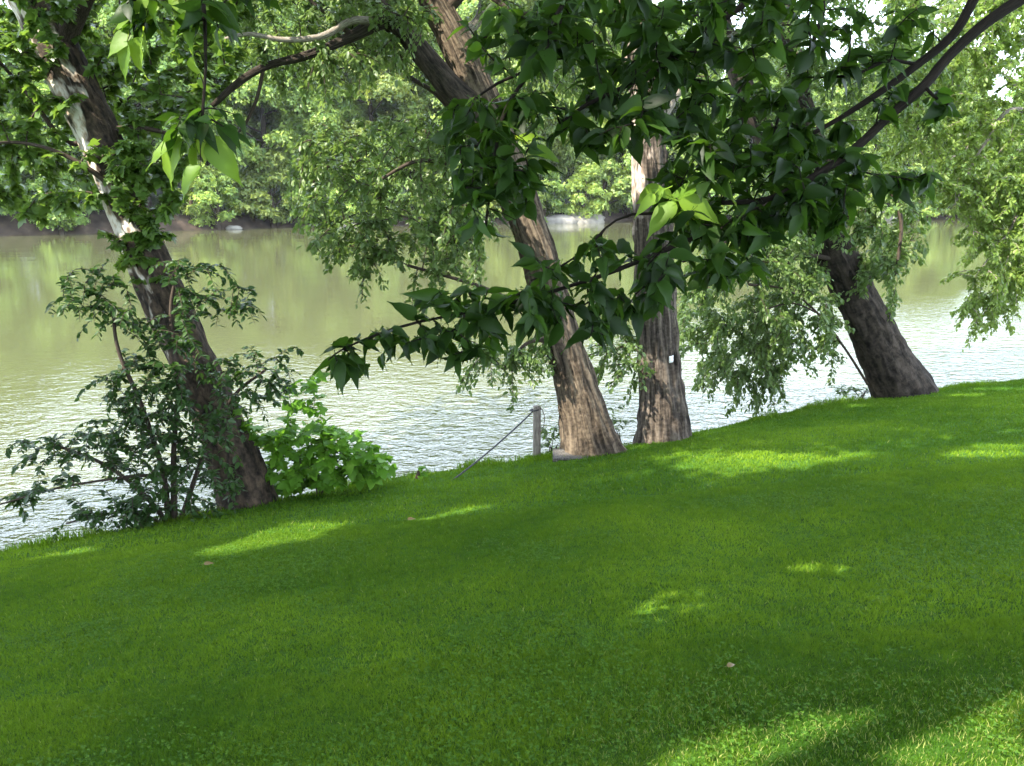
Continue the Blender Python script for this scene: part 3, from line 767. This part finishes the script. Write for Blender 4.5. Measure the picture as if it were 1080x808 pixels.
# ------------------------------------------------------------------ big shade trees behind and left of the viewer, only their shade shows
def shade_tree(x, y, c, r, n, label, extra=None):
    base = np.array([x, y, float(ground(x, y))])
    t = thing('shade_tree', label, 'tree', base)
    rows = np.array([(x, y, base[2] - .3, .42), (x, y, base[2] + 2.5, .33), (x + .2, y, base[2] + 5.5, .28), (c[0], c[1], c[2] - .5, .2), (c[0], c[1], c[2] + 2, .08)])
    S = [wood(t, base, 'trunk', rows, M['bark_dark'], .15, sides=16, lump=.08, flare=.3, seed=x)]
    for k in range(9):
        a = k * 2.4; e = np.array([c[0] + math.cos(a) * r[0] * .75, c[1] + math.sin(a) * r[1] * .75, c[2] + (k % 3 - 1) * .8])
        a0 = np.array([c[0], c[1], c[2] - 1.2 + .25 * k])
        S.append(wood(t, base, 'branch', np.array([(*a0, .12), (*((a0 + e) / 2 + [0, 0, .5]), .08), (*e, .03)]), M['limb'], .3, sides=7))
    pos = ell_pts(c, r, n, .15)
    g = in_gap(pos, .19)
    fine = np.repeat(pos[g], 24, 0) + rng.normal(0, .14, (24 * int(g.sum()), 3)); fine = fine[~in_gap(fine, .07)]
    pos = pos[~g]
    b = MB(); n = len(pos)
    put(b, OVAL, fine, rdir(len(fine)) * [1, 1, .4], np.array([0, 0, 1.0]) + rng.normal(0, .5, (len(fine), 3)), .11 + .05 * rng.random(len(fine)))
    put(b, CLUMP, pos, rdir(n) * [1, 1, .4], np.array([0, 0, 1.0]) + rng.normal(0, .5, (n, 3)), .24 + .12 * rng.random(n))
    if extra is not None:
        S.append(wood(t, base, 'branch', extra, M['limb'], .2, sides=10, lump=.12))
    b.build('foliage', M['leaf_shade'], t, False, base)
g1, g2 = lawn_pt(872, 806), lawn_pt(1030, 738)
u_ = (g2 - g1) / np.linalg.norm(g2 - g1)
l1, l2 = g1 - u_ * .5 + TO_SUN * 10.2, g2 + u_ * 1.3 + TO_SUN * 10.6
limb_row = np.array([(-2.3, -4.5, 3.6, .2), (*(l1 - u_ * 1.2 + [0, -.2, -.5]), .13), (*l1, .10), (*((l1 + l2) / 2 + [0, 0, .05]), .085), (*l2, .05)])  # unseen limb added up-sun so that its shadow makes the dark lawn strip
shade_tree(-7.5, -5.5, (-6.5, -2.5, 6.5), (6.0, 5.0, 2.4), 15000, 'tall dark tree behind the viewer whose shade covers the near lawn')
shade_tree(-13.5, -1.0, (-11.5, 2.2, 7.0), (5.5, 5.5, 2.6), 13000, 'tall dark tree far left of the viewer shading the river bank')
shade_tree(-2.5, -4.5, (-0.5, -1.0, 6.2), (5.0, 4.5, 2.0), 14000, 'tall dark tree close behind the viewer shading the right of the lawn', limb_row)
shade_tree(8.5, -3.5, (6.0, 2.5, 7.4), (6.0, 5.0, 2.2), 12000, 'unseen tree added behind the viewer at the right, its crown dims the skylight')  # added out of view to keep skylight off the lawn

# ------------------------------------------------------------------ broad-leaved tree whose low branches hang into the picture
bx, by = 4.2, -1.2
base = np.array([bx, by, float(ground(bx, by))])
t6 = thing('broad_leaf_tree', 'dark broad pointed leaves on low branches hanging across the top, nearest the viewer', 'tree', base)
rows = np.array([(bx, by, base[2] - .3, .30), (bx, by, base[2] + 1.5, .21), (bx - .1, by + .1, base[2] + 3.2, .19), (bx - .3, by + .2, base[2] + 5, .14), (bx - .5, by + .3, base[2] + 7.5, .06)])
wood(t6, base, 'trunk', rows, M['bark_dark'], .1, sides=24, ridge=.05, lump=.08, flare=.3, seed=1.4)
hubA = (bx - .1, by + .1, base[2] + 3.0); hubB = (bx - .25, by + .2, base[2] + 4.2)
def fr(pts): return [(*P(px, py, Y), wpx / F * Y * .5) for (px, py, Y, wpx) in pts]
def lead(hub, rows, w0):
    a, b_ = np.array(rows[0][:3]), np.array(rows[1][:3]); d = (a - b_) / np.linalg.norm(a - b_)
    q = a + d * .35; h = np.array(hub[:3]); m_ = a + d * 1.1 + [0, 0, .1]
    return np.array([(*h, w0 * 2), (*((h + m_) / 2 + [0, 0, .1]), w0 * 1.6), (*m_, w0 * 1.3), (*q, w0 * 1.05)] + list(rows))
limbs = [
    lead(hubA, fr([(1085, -6, 3.3, 12.5), (1040, 24, 3.25, 11), (1000, 60, 3.2, 10), (975, 90, 3.15, 10), (935, 125, 3.1, 9), (900, 158, 3.05, 9), (855, 188, 3.0, 7), (810, 210, 2.95, 6), (762, 214, 2.9, 5)]), .032),
    lead(hubB, fr([(1030, -6, 3.4, 10), (1006, 36, 3.35, 9), (968, 68, 3.3, 8), (930, 96, 3.25, 7), (885, 125, 3.2, 5), (840, 150, 3.15, 4)]), .022),
    np.array(fr([(810, 210, 2.95, 5), (770, 235, 2.9, 5), (715, 258, 2.85, 5), (650, 285, 2.8, 5), (600, 302, 2.75, 4), (545, 318, 2.7, 4), (490, 330, 2.65, 3), (440, 340, 2.6, 3), (400, 352, 2.55, 3), (362, 368, 2.5, 2), (346, 380, 2.48, 1.6)])),
    lead(hubB, fr([(640, -60, 3.1, 8), (596, 0, 3.05, 5), (578, 40, 3.0, 5), (562, 72, 2.98, 4), (542, 100, 2.95, 4), (528, 130, 2.92, 4), (520, 180, 2.9, 3), (512, 240, 2.9, 3)]), .018),
    np.array(fr([(562, 72, 2.98, 3), (525, 88, 3, 3), (500, 105, 3.05, 2), (480, 118, 3.05, 2)])),
    lead(hubB, fr([(830, -50, 3.2, 9), (790, 0, 3.15, 7), (730, 40, 3.1, 6), (680, 80, 3.05, 5), (620, 110, 3.0, 4), (590, 130, 2.95, 3)]), .018),
    np.array(fr([(860, -40, 3.4, 6), (868, 10, 3.4, 5), (855, 50, 3.35, 4), (838, 90, 3.3, 4), (822, 120, 3.3, 3), (815, 150, 3.3, 3)])),
    np.array(fr([(770, 235, 2.9, 3), (690, 225, 2.9, 3), (650, 232, 2.9, 2.5), (618, 262, 2.85, 2.5), (590, 282, 2.85, 2), (560, 296, 2.8, 2)])),
    lead(hubB, fr([(240, -120, 2.6, 6), (216, -30, 2.6, 4), (216, 20, 2.6, 4), (217, 70, 2.6, 3), (214, 115, 2.6, 3), (212, 150, 2.6, 3)]), .016),
    np.array(fr([(216, -30, 2.6, 4), (190, -14, 2.6, 3), (165, 6, 2.6, 2)])),
    np.array(fr([(968, 68, 3.3, 4), (935, 64, 3.25, 3), (905, 78, 3.2, 3), (870, 82, 3.2, 2)])),
    np.array(fr([(975, 90, 3.15, 4), (985, 102, 3.1, 3), (1000, 110, 3.1, 2)])),
    np.array(fr([(900, 158, 3.05, 3), (905, 180, 3.0, 2), (935, 185, 3.0, 2), (960, 190, 3.0, 2)])),
]
SK = []
for rws in limbs:
    SK.append(wood(t6, base, 'branch', rws, M['limb'], .05, sides=9, lump=.10, seed=len(SK) * 1.7))
S = np.concatenate(SK)
tg = np.concatenate([
    poly_pts([(560, -10), (760, -10), (770, 120), (700, 150), (600, 160), (560, 90)], 182, 2.75, 3.5),
    poly_pts([(740, -10), (880, -10), (850, 90), (870, 170), (760, 160), (730, 80)], 99, 2.8, 3.6),
    poly_pts([(690, 140), (860, 150), (900, 180), (880, 220), (800, 250), (720, 250), (690, 200)], 127, 2.7, 3.3),
    poly_pts([(740, 230), (830, 225), (800, 290), (740, 300), (700, 290)], 30, 2.7, 3.1),
    poly_pts([(850, 180), (900, 190), (890, 240), (850, 240)], 16, 2.8, 3.1),
    poly_pts([(470, 95), (560, 80), (580, 150), (560, 230), (500, 245), (480, 180)], 75, 2.7, 3.1),
    poly_pts([(480, 10), (590, -10), (590, 60), (500, 80)], 27, 2.8, 3.2),
    poly_pts([(560, 270), (720, 240), (730, 300), (680, 340), (620, 360), (560, 330)], 65, 2.55, 3.0),
    poly_pts([(440, 305), (560, 300), (600, 330), (540, 360), (470, 380), (430, 350)], 46, 2.5, 2.85),
    poly_pts([(338, 376), (400, 338), (450, 325), (450, 355), (390, 385), (345, 392)], 18, 2.45, 2.65),
    poly_pts([(850, 100), (955, 85), (940, 150), (880, 225), (810, 215)], 26, 2.95, 3.3),
    poly_pts([(925, 180), (995, 185), (985, 200), (930, 200)], 8, 2.95, 3.1),
    poly_pts([(965, 80), (1010, 95), (1000, 115), (960, 105)], 4, 3.05, 3.2),
    poly_pts([(870, -10), (975, 0), (960, 60), (890, 120), (860, 60)], 20, 3.1, 3.4),
    poly_pts([(125, -20), (200, -20), (195, 20), (140, 30)], 8, 2.5, 2.7),
    poly_pts([(190, -20), (280, -20), (255, 30), (200, 40)], 8, 2.5, 2.8),
    poly_pts([(175, 120), (255, 120), (250, 150), (180, 150)], 8, 2.5, 2.7)])
pa = grow(S, tg, .06, maxlen=.7, jitter=.10)
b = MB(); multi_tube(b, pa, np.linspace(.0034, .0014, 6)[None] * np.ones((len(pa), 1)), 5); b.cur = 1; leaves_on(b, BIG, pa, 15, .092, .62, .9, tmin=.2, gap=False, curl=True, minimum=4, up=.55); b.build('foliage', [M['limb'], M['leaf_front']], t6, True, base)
# leaves at the shoot tips, sunlight painted in as a lighter green: (px, py) of the stalk and of the tip, distance
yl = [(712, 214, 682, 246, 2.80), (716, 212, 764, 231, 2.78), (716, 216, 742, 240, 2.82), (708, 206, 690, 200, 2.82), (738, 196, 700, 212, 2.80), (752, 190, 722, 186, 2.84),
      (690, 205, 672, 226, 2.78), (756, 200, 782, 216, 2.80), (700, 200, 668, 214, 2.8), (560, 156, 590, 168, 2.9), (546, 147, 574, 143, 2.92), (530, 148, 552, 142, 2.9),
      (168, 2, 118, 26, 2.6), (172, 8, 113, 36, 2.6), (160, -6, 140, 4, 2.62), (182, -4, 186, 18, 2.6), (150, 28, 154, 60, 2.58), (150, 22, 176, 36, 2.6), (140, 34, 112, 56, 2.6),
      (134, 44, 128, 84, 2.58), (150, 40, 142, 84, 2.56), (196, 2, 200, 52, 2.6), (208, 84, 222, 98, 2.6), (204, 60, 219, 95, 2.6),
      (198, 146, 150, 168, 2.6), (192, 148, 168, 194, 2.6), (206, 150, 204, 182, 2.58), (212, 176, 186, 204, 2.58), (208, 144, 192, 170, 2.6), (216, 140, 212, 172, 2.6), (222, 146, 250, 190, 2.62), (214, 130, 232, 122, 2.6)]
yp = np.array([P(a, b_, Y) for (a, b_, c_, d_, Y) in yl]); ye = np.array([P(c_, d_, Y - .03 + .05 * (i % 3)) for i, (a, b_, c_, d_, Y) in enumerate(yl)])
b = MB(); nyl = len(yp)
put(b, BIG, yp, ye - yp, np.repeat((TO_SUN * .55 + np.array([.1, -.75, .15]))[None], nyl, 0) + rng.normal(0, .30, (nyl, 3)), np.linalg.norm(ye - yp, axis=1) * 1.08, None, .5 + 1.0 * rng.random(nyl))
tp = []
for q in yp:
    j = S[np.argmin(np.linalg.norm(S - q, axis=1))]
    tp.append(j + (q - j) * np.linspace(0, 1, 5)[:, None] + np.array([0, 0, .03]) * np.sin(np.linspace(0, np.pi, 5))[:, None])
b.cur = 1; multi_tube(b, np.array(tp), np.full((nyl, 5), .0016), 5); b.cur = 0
o = b.build('sunlit_leaves', [M['leaf_sunlit'], M['limb']], t6, True, base); o['label'] = 'broad leaves coloured light yellow green to look sunlit'
# crown above the viewer
pos = ell_pts((bx - .6, by + .3, base[2] + 7.0), (3.2, 2.6, 2.2), 2600, .3); pos = pos[~in_gap(pos, .06)]
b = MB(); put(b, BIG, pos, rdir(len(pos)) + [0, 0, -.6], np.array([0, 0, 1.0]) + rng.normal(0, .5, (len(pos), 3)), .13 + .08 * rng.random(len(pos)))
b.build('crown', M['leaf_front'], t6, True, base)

# ------------------------------------------------------------------ dark shrub in front of the sycamore
base = P(185, 552, 8.45)
s1 = thing('shrub', 'tall open shrub with small dark oval leaves, in front of the leaning sycamore', 'shrub', base)
def shrub_leaf_sprays(b, tw, rows):
    for (px0, py0, px1, py1, Y0, Y1, n) in rows:
        a, e = P(px0, py0, Y0), P(px1, py1, Y1)
        t = np.linspace(0, 1, 6)[:, None]
        p = a * (1 - t) + e * t + np.array([0, 0, 1.0]) * (.16 * np.linalg.norm(e - a) * t * (1 - t) * 2)
        tw.append(p)
S = []
for rws in ([(178, 556, 8.4, 7), (172, 500, 8.4, 6), (150, 430, 8.4, 5), (125, 370, 8.4, 4), (118, 320, 8.45, 3)],
            [(184, 556, 8.4, 8), (183, 480, 8.45, 6), (188, 400, 8.5, 5), (180, 330, 8.6, 4), (188, 280, 8.7, 3)],
            [(180, 556, 8.4, 6), (150, 520, 8.3, 5), (110, 490, 8.2, 4), (60, 470, 8.1, 3)],
            [(188, 556, 8.4, 6), (215, 480, 8.5, 5), (245, 420, 8.6, 4), (280, 390, 8.6, 3)],
            [(178, 556, 8.4, 5), (140, 540, 8.3, 4), (100, 545, 8.2, 3), (70, 552, 8.15, 2)],
            [(172, 500, 8.4, 4), (120, 505, 8.2, 3), (60, 515, 8.0, 2.5), (0, 532, 7.8, 2)]):
    S.append(wood(s1, base, 'stem', seg(rws), M['twig'], .05, sides=7))
S = np.concatenate(S)
tg = np.concatenate([
    poly_pts([(75, 275), (130, 285), (150, 340), (120, 345), (60, 330)], 40, 8.2, 8.7),
    poly_pts([(170, 270), (260, 280), (265, 330), (200, 335)], 44, 8.4, 8.9),
    poly_pts([(80, 395), (190, 380), (200, 450), (110, 430)], 69, 8.1, 8.6),
    poly_pts([(210, 380), (310, 365), (300, 420), (220, 430)], 44, 8.3, 8.8),
    poly_pts([(15, 465), (110, 450), (120, 480), (20, 490)], 28, 7.9, 8.3),
    poly_pts([(100, 440), (240, 430), (250, 540), (120, 540)], 143, 8.0, 8.6),
    poly_pts([(60, 535), (150, 520), (170, 555), (90, 560)], 31, 8.0, 8.3),
    poly_pts([(0, 520), (80, 500), (85, 508), (0, 532)], 18, 7.8, 8.1),
    poly_pts([(130, 320), (200, 320), (210, 390), (130, 390)], 44, 8.3, 8.7)])
pa = grow(S, tg, .12, maxlen=.8, tail=.2)
b = MB(); multi_tube(b, pa, np.linspace(.005, .0018, 6)[None] * np.ones((len(pa), 1))); b.cur = 1; leaves_on(b, OVAL, pa, 36, .08, .3, 1.1, tmin=.05, gap=False, minimum=9); b.build('foliage', [M['twig'], M['leaf_shrub']], s1, False, base)

# ------------------------------------------------------------------ bright bush with lobed leaves
def bush(name, label, cat, px, py, Y, polys, leaf, m, per=30, group=None, twig=.4):
    base = P(px, py, Y)
    s = thing(name, label, cat, base, group)
    S = []
    allt = np.concatenate([poly_pts(pl, n, y0, y1) for (pl, n, y0, y1) in polys])
    for k in range(5):
        e = base * .3 + allt[rng.integers(len(allt))] * .7
        S.append(wood(s, base, 'stem', np.array([(*(base + [0.03 * k - .06, .02 * (k % 2), -.12]), .010), (*((base * .45 + e * .55) + [0, 0, .05]), .006), (*e, .003)]), M['twig'], .05, sides=6))
    S = np.concatenate(S)
    pa = grow(S, allt, .12, maxlen=.9)
    b = MB(); multi_tube(b, pa, np.linspace(.004, .0015, 6)[None] * np.ones((len(pa), 1))); b.cur = 1; leaves_on(b, leaf[0], pa, per, leaf[1], .45, .9, tmin=.15, gap=False, minimum=5, rndb=.05); b.build('foliage', [M['twig'], m], s, False, base)
    return s
bush('bush', 'bright green leafy bush with broad lobed leaves, beside the leaning sycamore', 'bush', 340, 515, 9.35,
     [([(280, 460), (350, 440), (410, 480), (415, 502), (300, 515), (275, 500)], 130, 9.0, 9.6), ([(305, 395), (335, 395), (345, 450), (300, 450)], 12, 9.2, 9.5),
      ([(225, 415), (280, 430), (290, 470), (240, 480)], 10, 9.0, 9.2)], (LOBED, .165), M['leaf_bush'], 38)
bush('sprout', 'small bright green sprout on the lawn edge, right of the bright bush', 'plant', 440, 503, 9.7, [([(434, 493), (446, 493), (446, 502), (436, 502)], 3, 9.65, 9.75)], (LOBED, .09), M['leaf_bush'], 20)
bush('weed', 'low leafy weed growing between the wooden post and the brown leaning trunk', 'weed', 582, 478, 10.9, [([(570, 448), (598, 445), (596, 474), (566, 474)], 20, 10.7, 11.1)], (OVAL, .09), M['leaf_mid'], 60)
bush('weed', 'wispy weed behind the lawn edge, between the brown trunk and the straight grey trunk', 'weed', 655, 470, 11.3, [([(640, 425), (662, 420), (668, 450), (640, 462)], 14, 11.2, 11.5)], (OVAL, .08), M['leaf_mid'], 50)
bush('weed', 'low leafy weed at the foot of the dark leaning trunk at right', 'weed', 908, 418, 14.4, [([(880, 404), (925, 404), (925, 414), (885, 416)], 18, 14.2, 14.6)], (OVAL, .10), M['leaf_mid'], 50)

# ------------------------------------------------------------------ mooring post, cable, plank step, card
def box(mb, c, s, rz=0.0, bev=0.0, tilt=0.0):
    x, y, z = [a / 2 for a in s]
    e = bev
    v = []
    for sz in (-1, 1):
        for (sx, sy) in ((-1, -1), (1, -1), (1, 1), (-1, 1)):
            v.append((sx * (x - e), sy * (y - e), sz * z))
    for sz in (-1, 1):
        for (sx, sy) in ((-1, -1), (1, -1), (1, 1), (-1, 1)):
            v.append((sx * x, sy * y, sz * (z - e)))
    v = np.array(v)
    f = [(3, 2, 1, 0), (4, 5, 6, 7)]
    for k in range(4):
        j = (k + 1) % 4
        f += [(8 + k, 8 + j, 12 + j, 12 + k), (k, j, 8 + j, 8 + k), (12 + k, 12 + j, 4 + j, 4 + k)]
    cz, sz_ = math.cos(rz), math.sin(rz); ct, st = math.cos(tilt), math.sin(tilt)
    v = v @ np.array([[1, 0, 0], [0, ct, st], [0, -st, ct]])
    v = v @ np.array([[cz, sz_, 0], [-sz_, cz, 0], [0, 0, 1]])
    bk = v.copy(); 
    mb.add(v + np.asarray(c), [f], None, bk)

q = P(566, 482, 10.35); gz0 = float(ground(q[0], q[1]))
base = np.array([q[0], q[1], gz0])
top = P(564, 428, 10.35)
pt = thing('mooring_post', 'short weathered wooden post on the bank edge with a cable tied to it', 'post', base)
b = MB(); hgt = top[2] - gz0 + .3
box(b, (base[0], base[1], gz0 - .3 + hgt / 2), (.085, .085, hgt), .25, .008); b.build('post', M['wood'], pt, False, base)
b = MB(); th = np.linspace(-1.4, 1.5, 14)
tube(b, np.stack([top[0] + .06 + .07 * np.cos(th), np.full(14, top[1] - .03), top[2] - .19 + .17 * np.sin(th), np.full(14, .006)], -1), 7); b.build('hook', M['iron'], pt, True, base)
e = P(468, 503, 9.3); e[2] = float(ground(e[0], e[1])) - .05
tt = np.linspace(0, 1, 18)[:, None]; a0 = top + [-.03, -.045, -.07]
pth = a0 * (1 - tt) + e * tt + np.array([0, 0, -.10]) * (4 * tt * (1 - tt)) * .4
b = MB(); tube(b, np.concatenate([pth, np.full((18, 1), .011)], 1), 8)
th = np.linspace(0, 2 * np.pi, 20); 
tube(b, np.stack([top[0] + .062 * np.cos(th), top[1] + .062 * np.sin(th), top[2] - .08 + .006 * th, np.full(20, .011)], -1), 8)
o = b.build('cable', M['rope'], None, True, a0); tag(o, 'taut dark cable running from the wooden post down to the lawn edge', 'cable')

q = P(602, 474, 10.0); q[2] = float(ground(q[0], q[1]))
pl = thing('plank_step', 'weathered grey wooden plank step at the foot of the brown leaning trunk', 'step', q)
for k in range(3):
    b = MB(); box(b, q + [.0, -.12 + .13 * k, .045], (.46, .122, .035), -.05, .006, .0); b.build('board', M['old_wood'], pl, False, q)
for sx in (-.2, .2):
    b = MB(); box(b, q + [sx, 0.0, -.075], (.07, .36, .2), -.05, .006); b.build('bearer', M['old_wood'], pl, False, q)

c = P(708.5, 379, 10.78)
# face of the trunk under the card
b = MB()
w_, h_ = .072, .095
gxn = np.linspace(-1, 1, 5); gzn = np.linspace(-1, 1, 4)
v = []
for zz in gzn:
    for xx in gxn: v.append((xx * w_ / 2, .012 * xx * xx + .004 * math.sin(zz * 3), zz * h_ / 2 + .004 * xx))
v = np.array(v); idx = np.arange(20).reshape(4, 5)
ff = np.stack([idx[:-1, :-1], idx[:-1, 1:], idx[1:, 1:], idx[1:, :-1]], -1).reshape(-1, 4)
vb = v + [0, .004, 0]
rim = list(idx[0]) + list(idx[1:, -1]) + list(idx[-1, :-1][::-1]) + list(idx[1:-1, 0][::-1])
side = [(rim[i], rim[i] + 20, rim[(i + 1) % len(rim)] + 20, rim[(i + 1) % len(rim)]) for i in range(len(rim))]
ca, sa = math.cos(.45), math.sin(.45)
rot = np.array([[ca, sa, 0], [-sa, ca, 0], [0, 0, 1]])
b.add(np.concatenate([v, vb]) @ rot + c, [ff, (ff + 20)[:, ::-1], side])
o = b.build('tree_tag', M['paper'], None, False, c); tag(o, 'small white card tag nailed to the straight grey trunk', 'tag')

# ------------------------------------------------------------------ woods across the river
def clump_crown(b, clumps, per, size):
    """leafy masses: each clump is a rough dome of leaf sprays"""
    for (c, r) in clumps:
        n = int(per * r * r)
        d = rdir(n); d[:, 2] = np.where(d[:, 2] < -.25, -d[:, 2] * .6, d[:, 2])
        k = (.55 + .5 * rng.random(n))[:, None]
        pos = c + (d * k * np.array([1, 1, .72]) + rng.normal(0, .16, (n, 3))) * r
        nr = d + rng.normal(0, .32, (n, 3)) + [0, 0, .30]
        put(b, CLUMP, pos, rdir(n) + [0, 0, -.3], nr, size * (.7 + .7 * rng.random(n)))

def far_proto(h, rad, low, n, seed):
    """trunk + limbs + crown meshes of one far tree, base at the origin"""
    tb = MB()
    tube(tb, spline([(0, 0, -.5, .34), (.1, 0, h * .25, .26), (-.2, .1, h * .55, .19), (.1, 0, h * .9, .06)], .6), 9, lump=.1, seed=seed)
    cl = []
    for i in range(n):
        t = low + (1 - low) * ((i + rng.random()) / n)
        prof = math.sin(min(1, (t - low) / (1 - low) * 1.15 + .12) * math.pi * .93) ** .7
        a = i * 2.4 + rng.normal(0, .3); rr = rad * prof * (.55 + .5 * rng.random())
        c = np.array([math.cos(a) * rr, math.sin(a) * rr, h * t])
        cl.append((c, (1.0 + 1.2 * rng.random()) * rad / 4.2))
        if i % 2 == 0:
            z0 = max(h * .15, c[2] - 1.6)
            tube(tb, spline([(0, 0, z0, .10), (c[0] * .5, c[1] * .5, z0 + .7, .07), (*c, .03)], .6), 6)
    fb = MB(); clump_crown(fb, cl, 150, .29)
    return tb.mesh('trunk', True), fb.mesh('foliage')

def put_proto(name, pr, x, y, s, rz, label, cat, group, fm, tm, sz=1.0):
    z = float(ground(x, y))
    t = thing(name, label, cat, (x, y, z), group)
    t.rotation_euler = (0, 0, rz); t.scale = (s, s, s * sz)
    for me, mm, nm in ((pr[0], tm, 'trunk'), (pr[1], fm, 'foliage')):
        if not me.materials: me.materials.append(mm)
        o = bpy.data.objects.new(nm, me); col.objects.link(o); o.parent = t
    return t
protos = [far_proto(20, 4.6, .16, 40, 1.0), far_proto(22, 4.0, .22, 42, 2.0), far_proto(17, 5.0, .12, 40, 3.0), far_proto(19, 4.2, .10, 44, 4.0)]
lowp = [far_proto(5.0, 2.6, .10, 14, 5.0), far_proto(3.6, 2.4, .05, 12, 6.0), far_proto(7.0, 2.8, .08, 18, 7.0)]
k = 0
for row, (dt, sp) in enumerate(((5.5, 5.6), (13, 7.0), (23, 9.0), (36, 12))):
    x = -105 - row * 3.0
    while x < 100:
        xx = x + rng.normal(0, 1.0); yy = float(farbank(np.array([xx]))[0]) + dt + rng.normal(0, 1.3)
        s = (1.06 + .12 * rng.normal()) * np.interp(xx, [-60, 10, 40, 90], [1.12, 1.1, .84, .74])
        put_proto('riverbank_tree', protos[k % 4], xx, yy, max(.6, s), rng.random() * 6.28, 'tall leafy green tree in the woods across the river', 'tree', 'trees in the woods across the river', M['leaf_far'], M['bark_dark'], 1 + .08 * rng.normal())
        k += 1; x += sp
x = -85.0; k = 0
while x < 85:
    xx = x + rng.normal(0, .6); yy = float(farbank(np.array([xx]))[0]) - .1 + rng.random() * 1.5
    if not (xx < -34 and rng.random() < .5):
        put_proto('bank_bush', lowp[k % 3], xx, yy, .8 + .4 * rng.random(), rng.random() * 6.28, 'rounded green bush at the far waterline', 'bush', 'bushes along the far bank', M['leaf_far'], M['twig'])
    k += 1; x += 2.1 + rng.random() * 1.3

# pale boulders at the far waterline
def boulder(px, Y, s, label, grp):
    x = P(px, 240, Y)[0]; yy = float(farbank(np.array([x]))[0]) - .5
    n1, n2 = 14, 9
    v = []
    for j in range(n2):
        ph = math.pi * j / (n2 - 1)
        for i in range(n1):
            th = 2 * math.pi * i / n1
            d = Vector((math.sin(ph) * math.cos(th), math.sin(ph) * math.sin(th), math.cos(ph)))
            r = 1 + .38 * mnoise.noise(d * 1.6 + Vector((px, 0, 0)))
            v.append((d.x * r * s[0], d.y * r * s[1], d.z * r * s[2]))
    idx = np.arange(n1 * n2).reshape(n2, n1); nx = np.roll(idx, -1, 1)
    f = np.stack([idx[:-1], idx[1:], nx[1:], nx[:-1]], -1).reshape(-1, 4)
    b = MB(); b.add(v, [f]); o = b.build('boulder', M['stone']); o.location = (x, yy, WATER + .1)
    tag(o, label, 'boulder', grp)
for px, s in ((366, (1.6, .8, .32)), (500, (2.0, .9, .4)), (590, (2.6, 1.0, .9)), (622, (2.4, 1.0, 1.1)), (268, (.9, .5, .28)), (985, (2.4, 1.0, 1.2)), (1003, (2.0, 1.0, .9))):
    boulder(px, 88, s, 'pale weathered boulder lying at the waterline of the far bank', 'pale boulders along the far bank')

# ------------------------------------------------------------------ fallen leaves on the lawn
for px, py, s, lab in ((216, 601, .075, 'curled tan leaf fallen on the lawn below the dark shrub'), (430, 553, .075, 'curled tan leaf fallen near the bright lawn strip below the bush'),
                       (766, 713, .045, 'pale dry leaf fallen in the shaded middle of the lawn')):
    q = lawn_pt(px, py); q[2] = float(ground(q[0], q[1])) + .045
    b = MB(); put(b, BIG, q[None], np.array([[1, .3, .1]]), np.array([[.1, -.5, 1.0]]), np.array([s]), np.array([.6]))
    o = b.build('fallen_leaf', M['dry'], None, True, q); tag(o, lab, 'leaf')

# ------------------------------------------------------------------ river haze
m, nt, out = mat('river_haze')
pv = nt.nodes.new('ShaderNodeVolumePrincipled'); pv.inputs['Color'].default_value = (.86, .92, 1.0, 1); pv.inputs['Density'].default_value = .00012
nt.links.new(pv.outputs[0], out.inputs['Volume'])
b = MB(); box(b, (0, 40, 19), (420, 240, 54)); o = b.build('haze', m); o['kind'] = 'stuff'
tag(o, 'thin bluish haze lying over the river and the far trees', 'haze', kind='stuff')
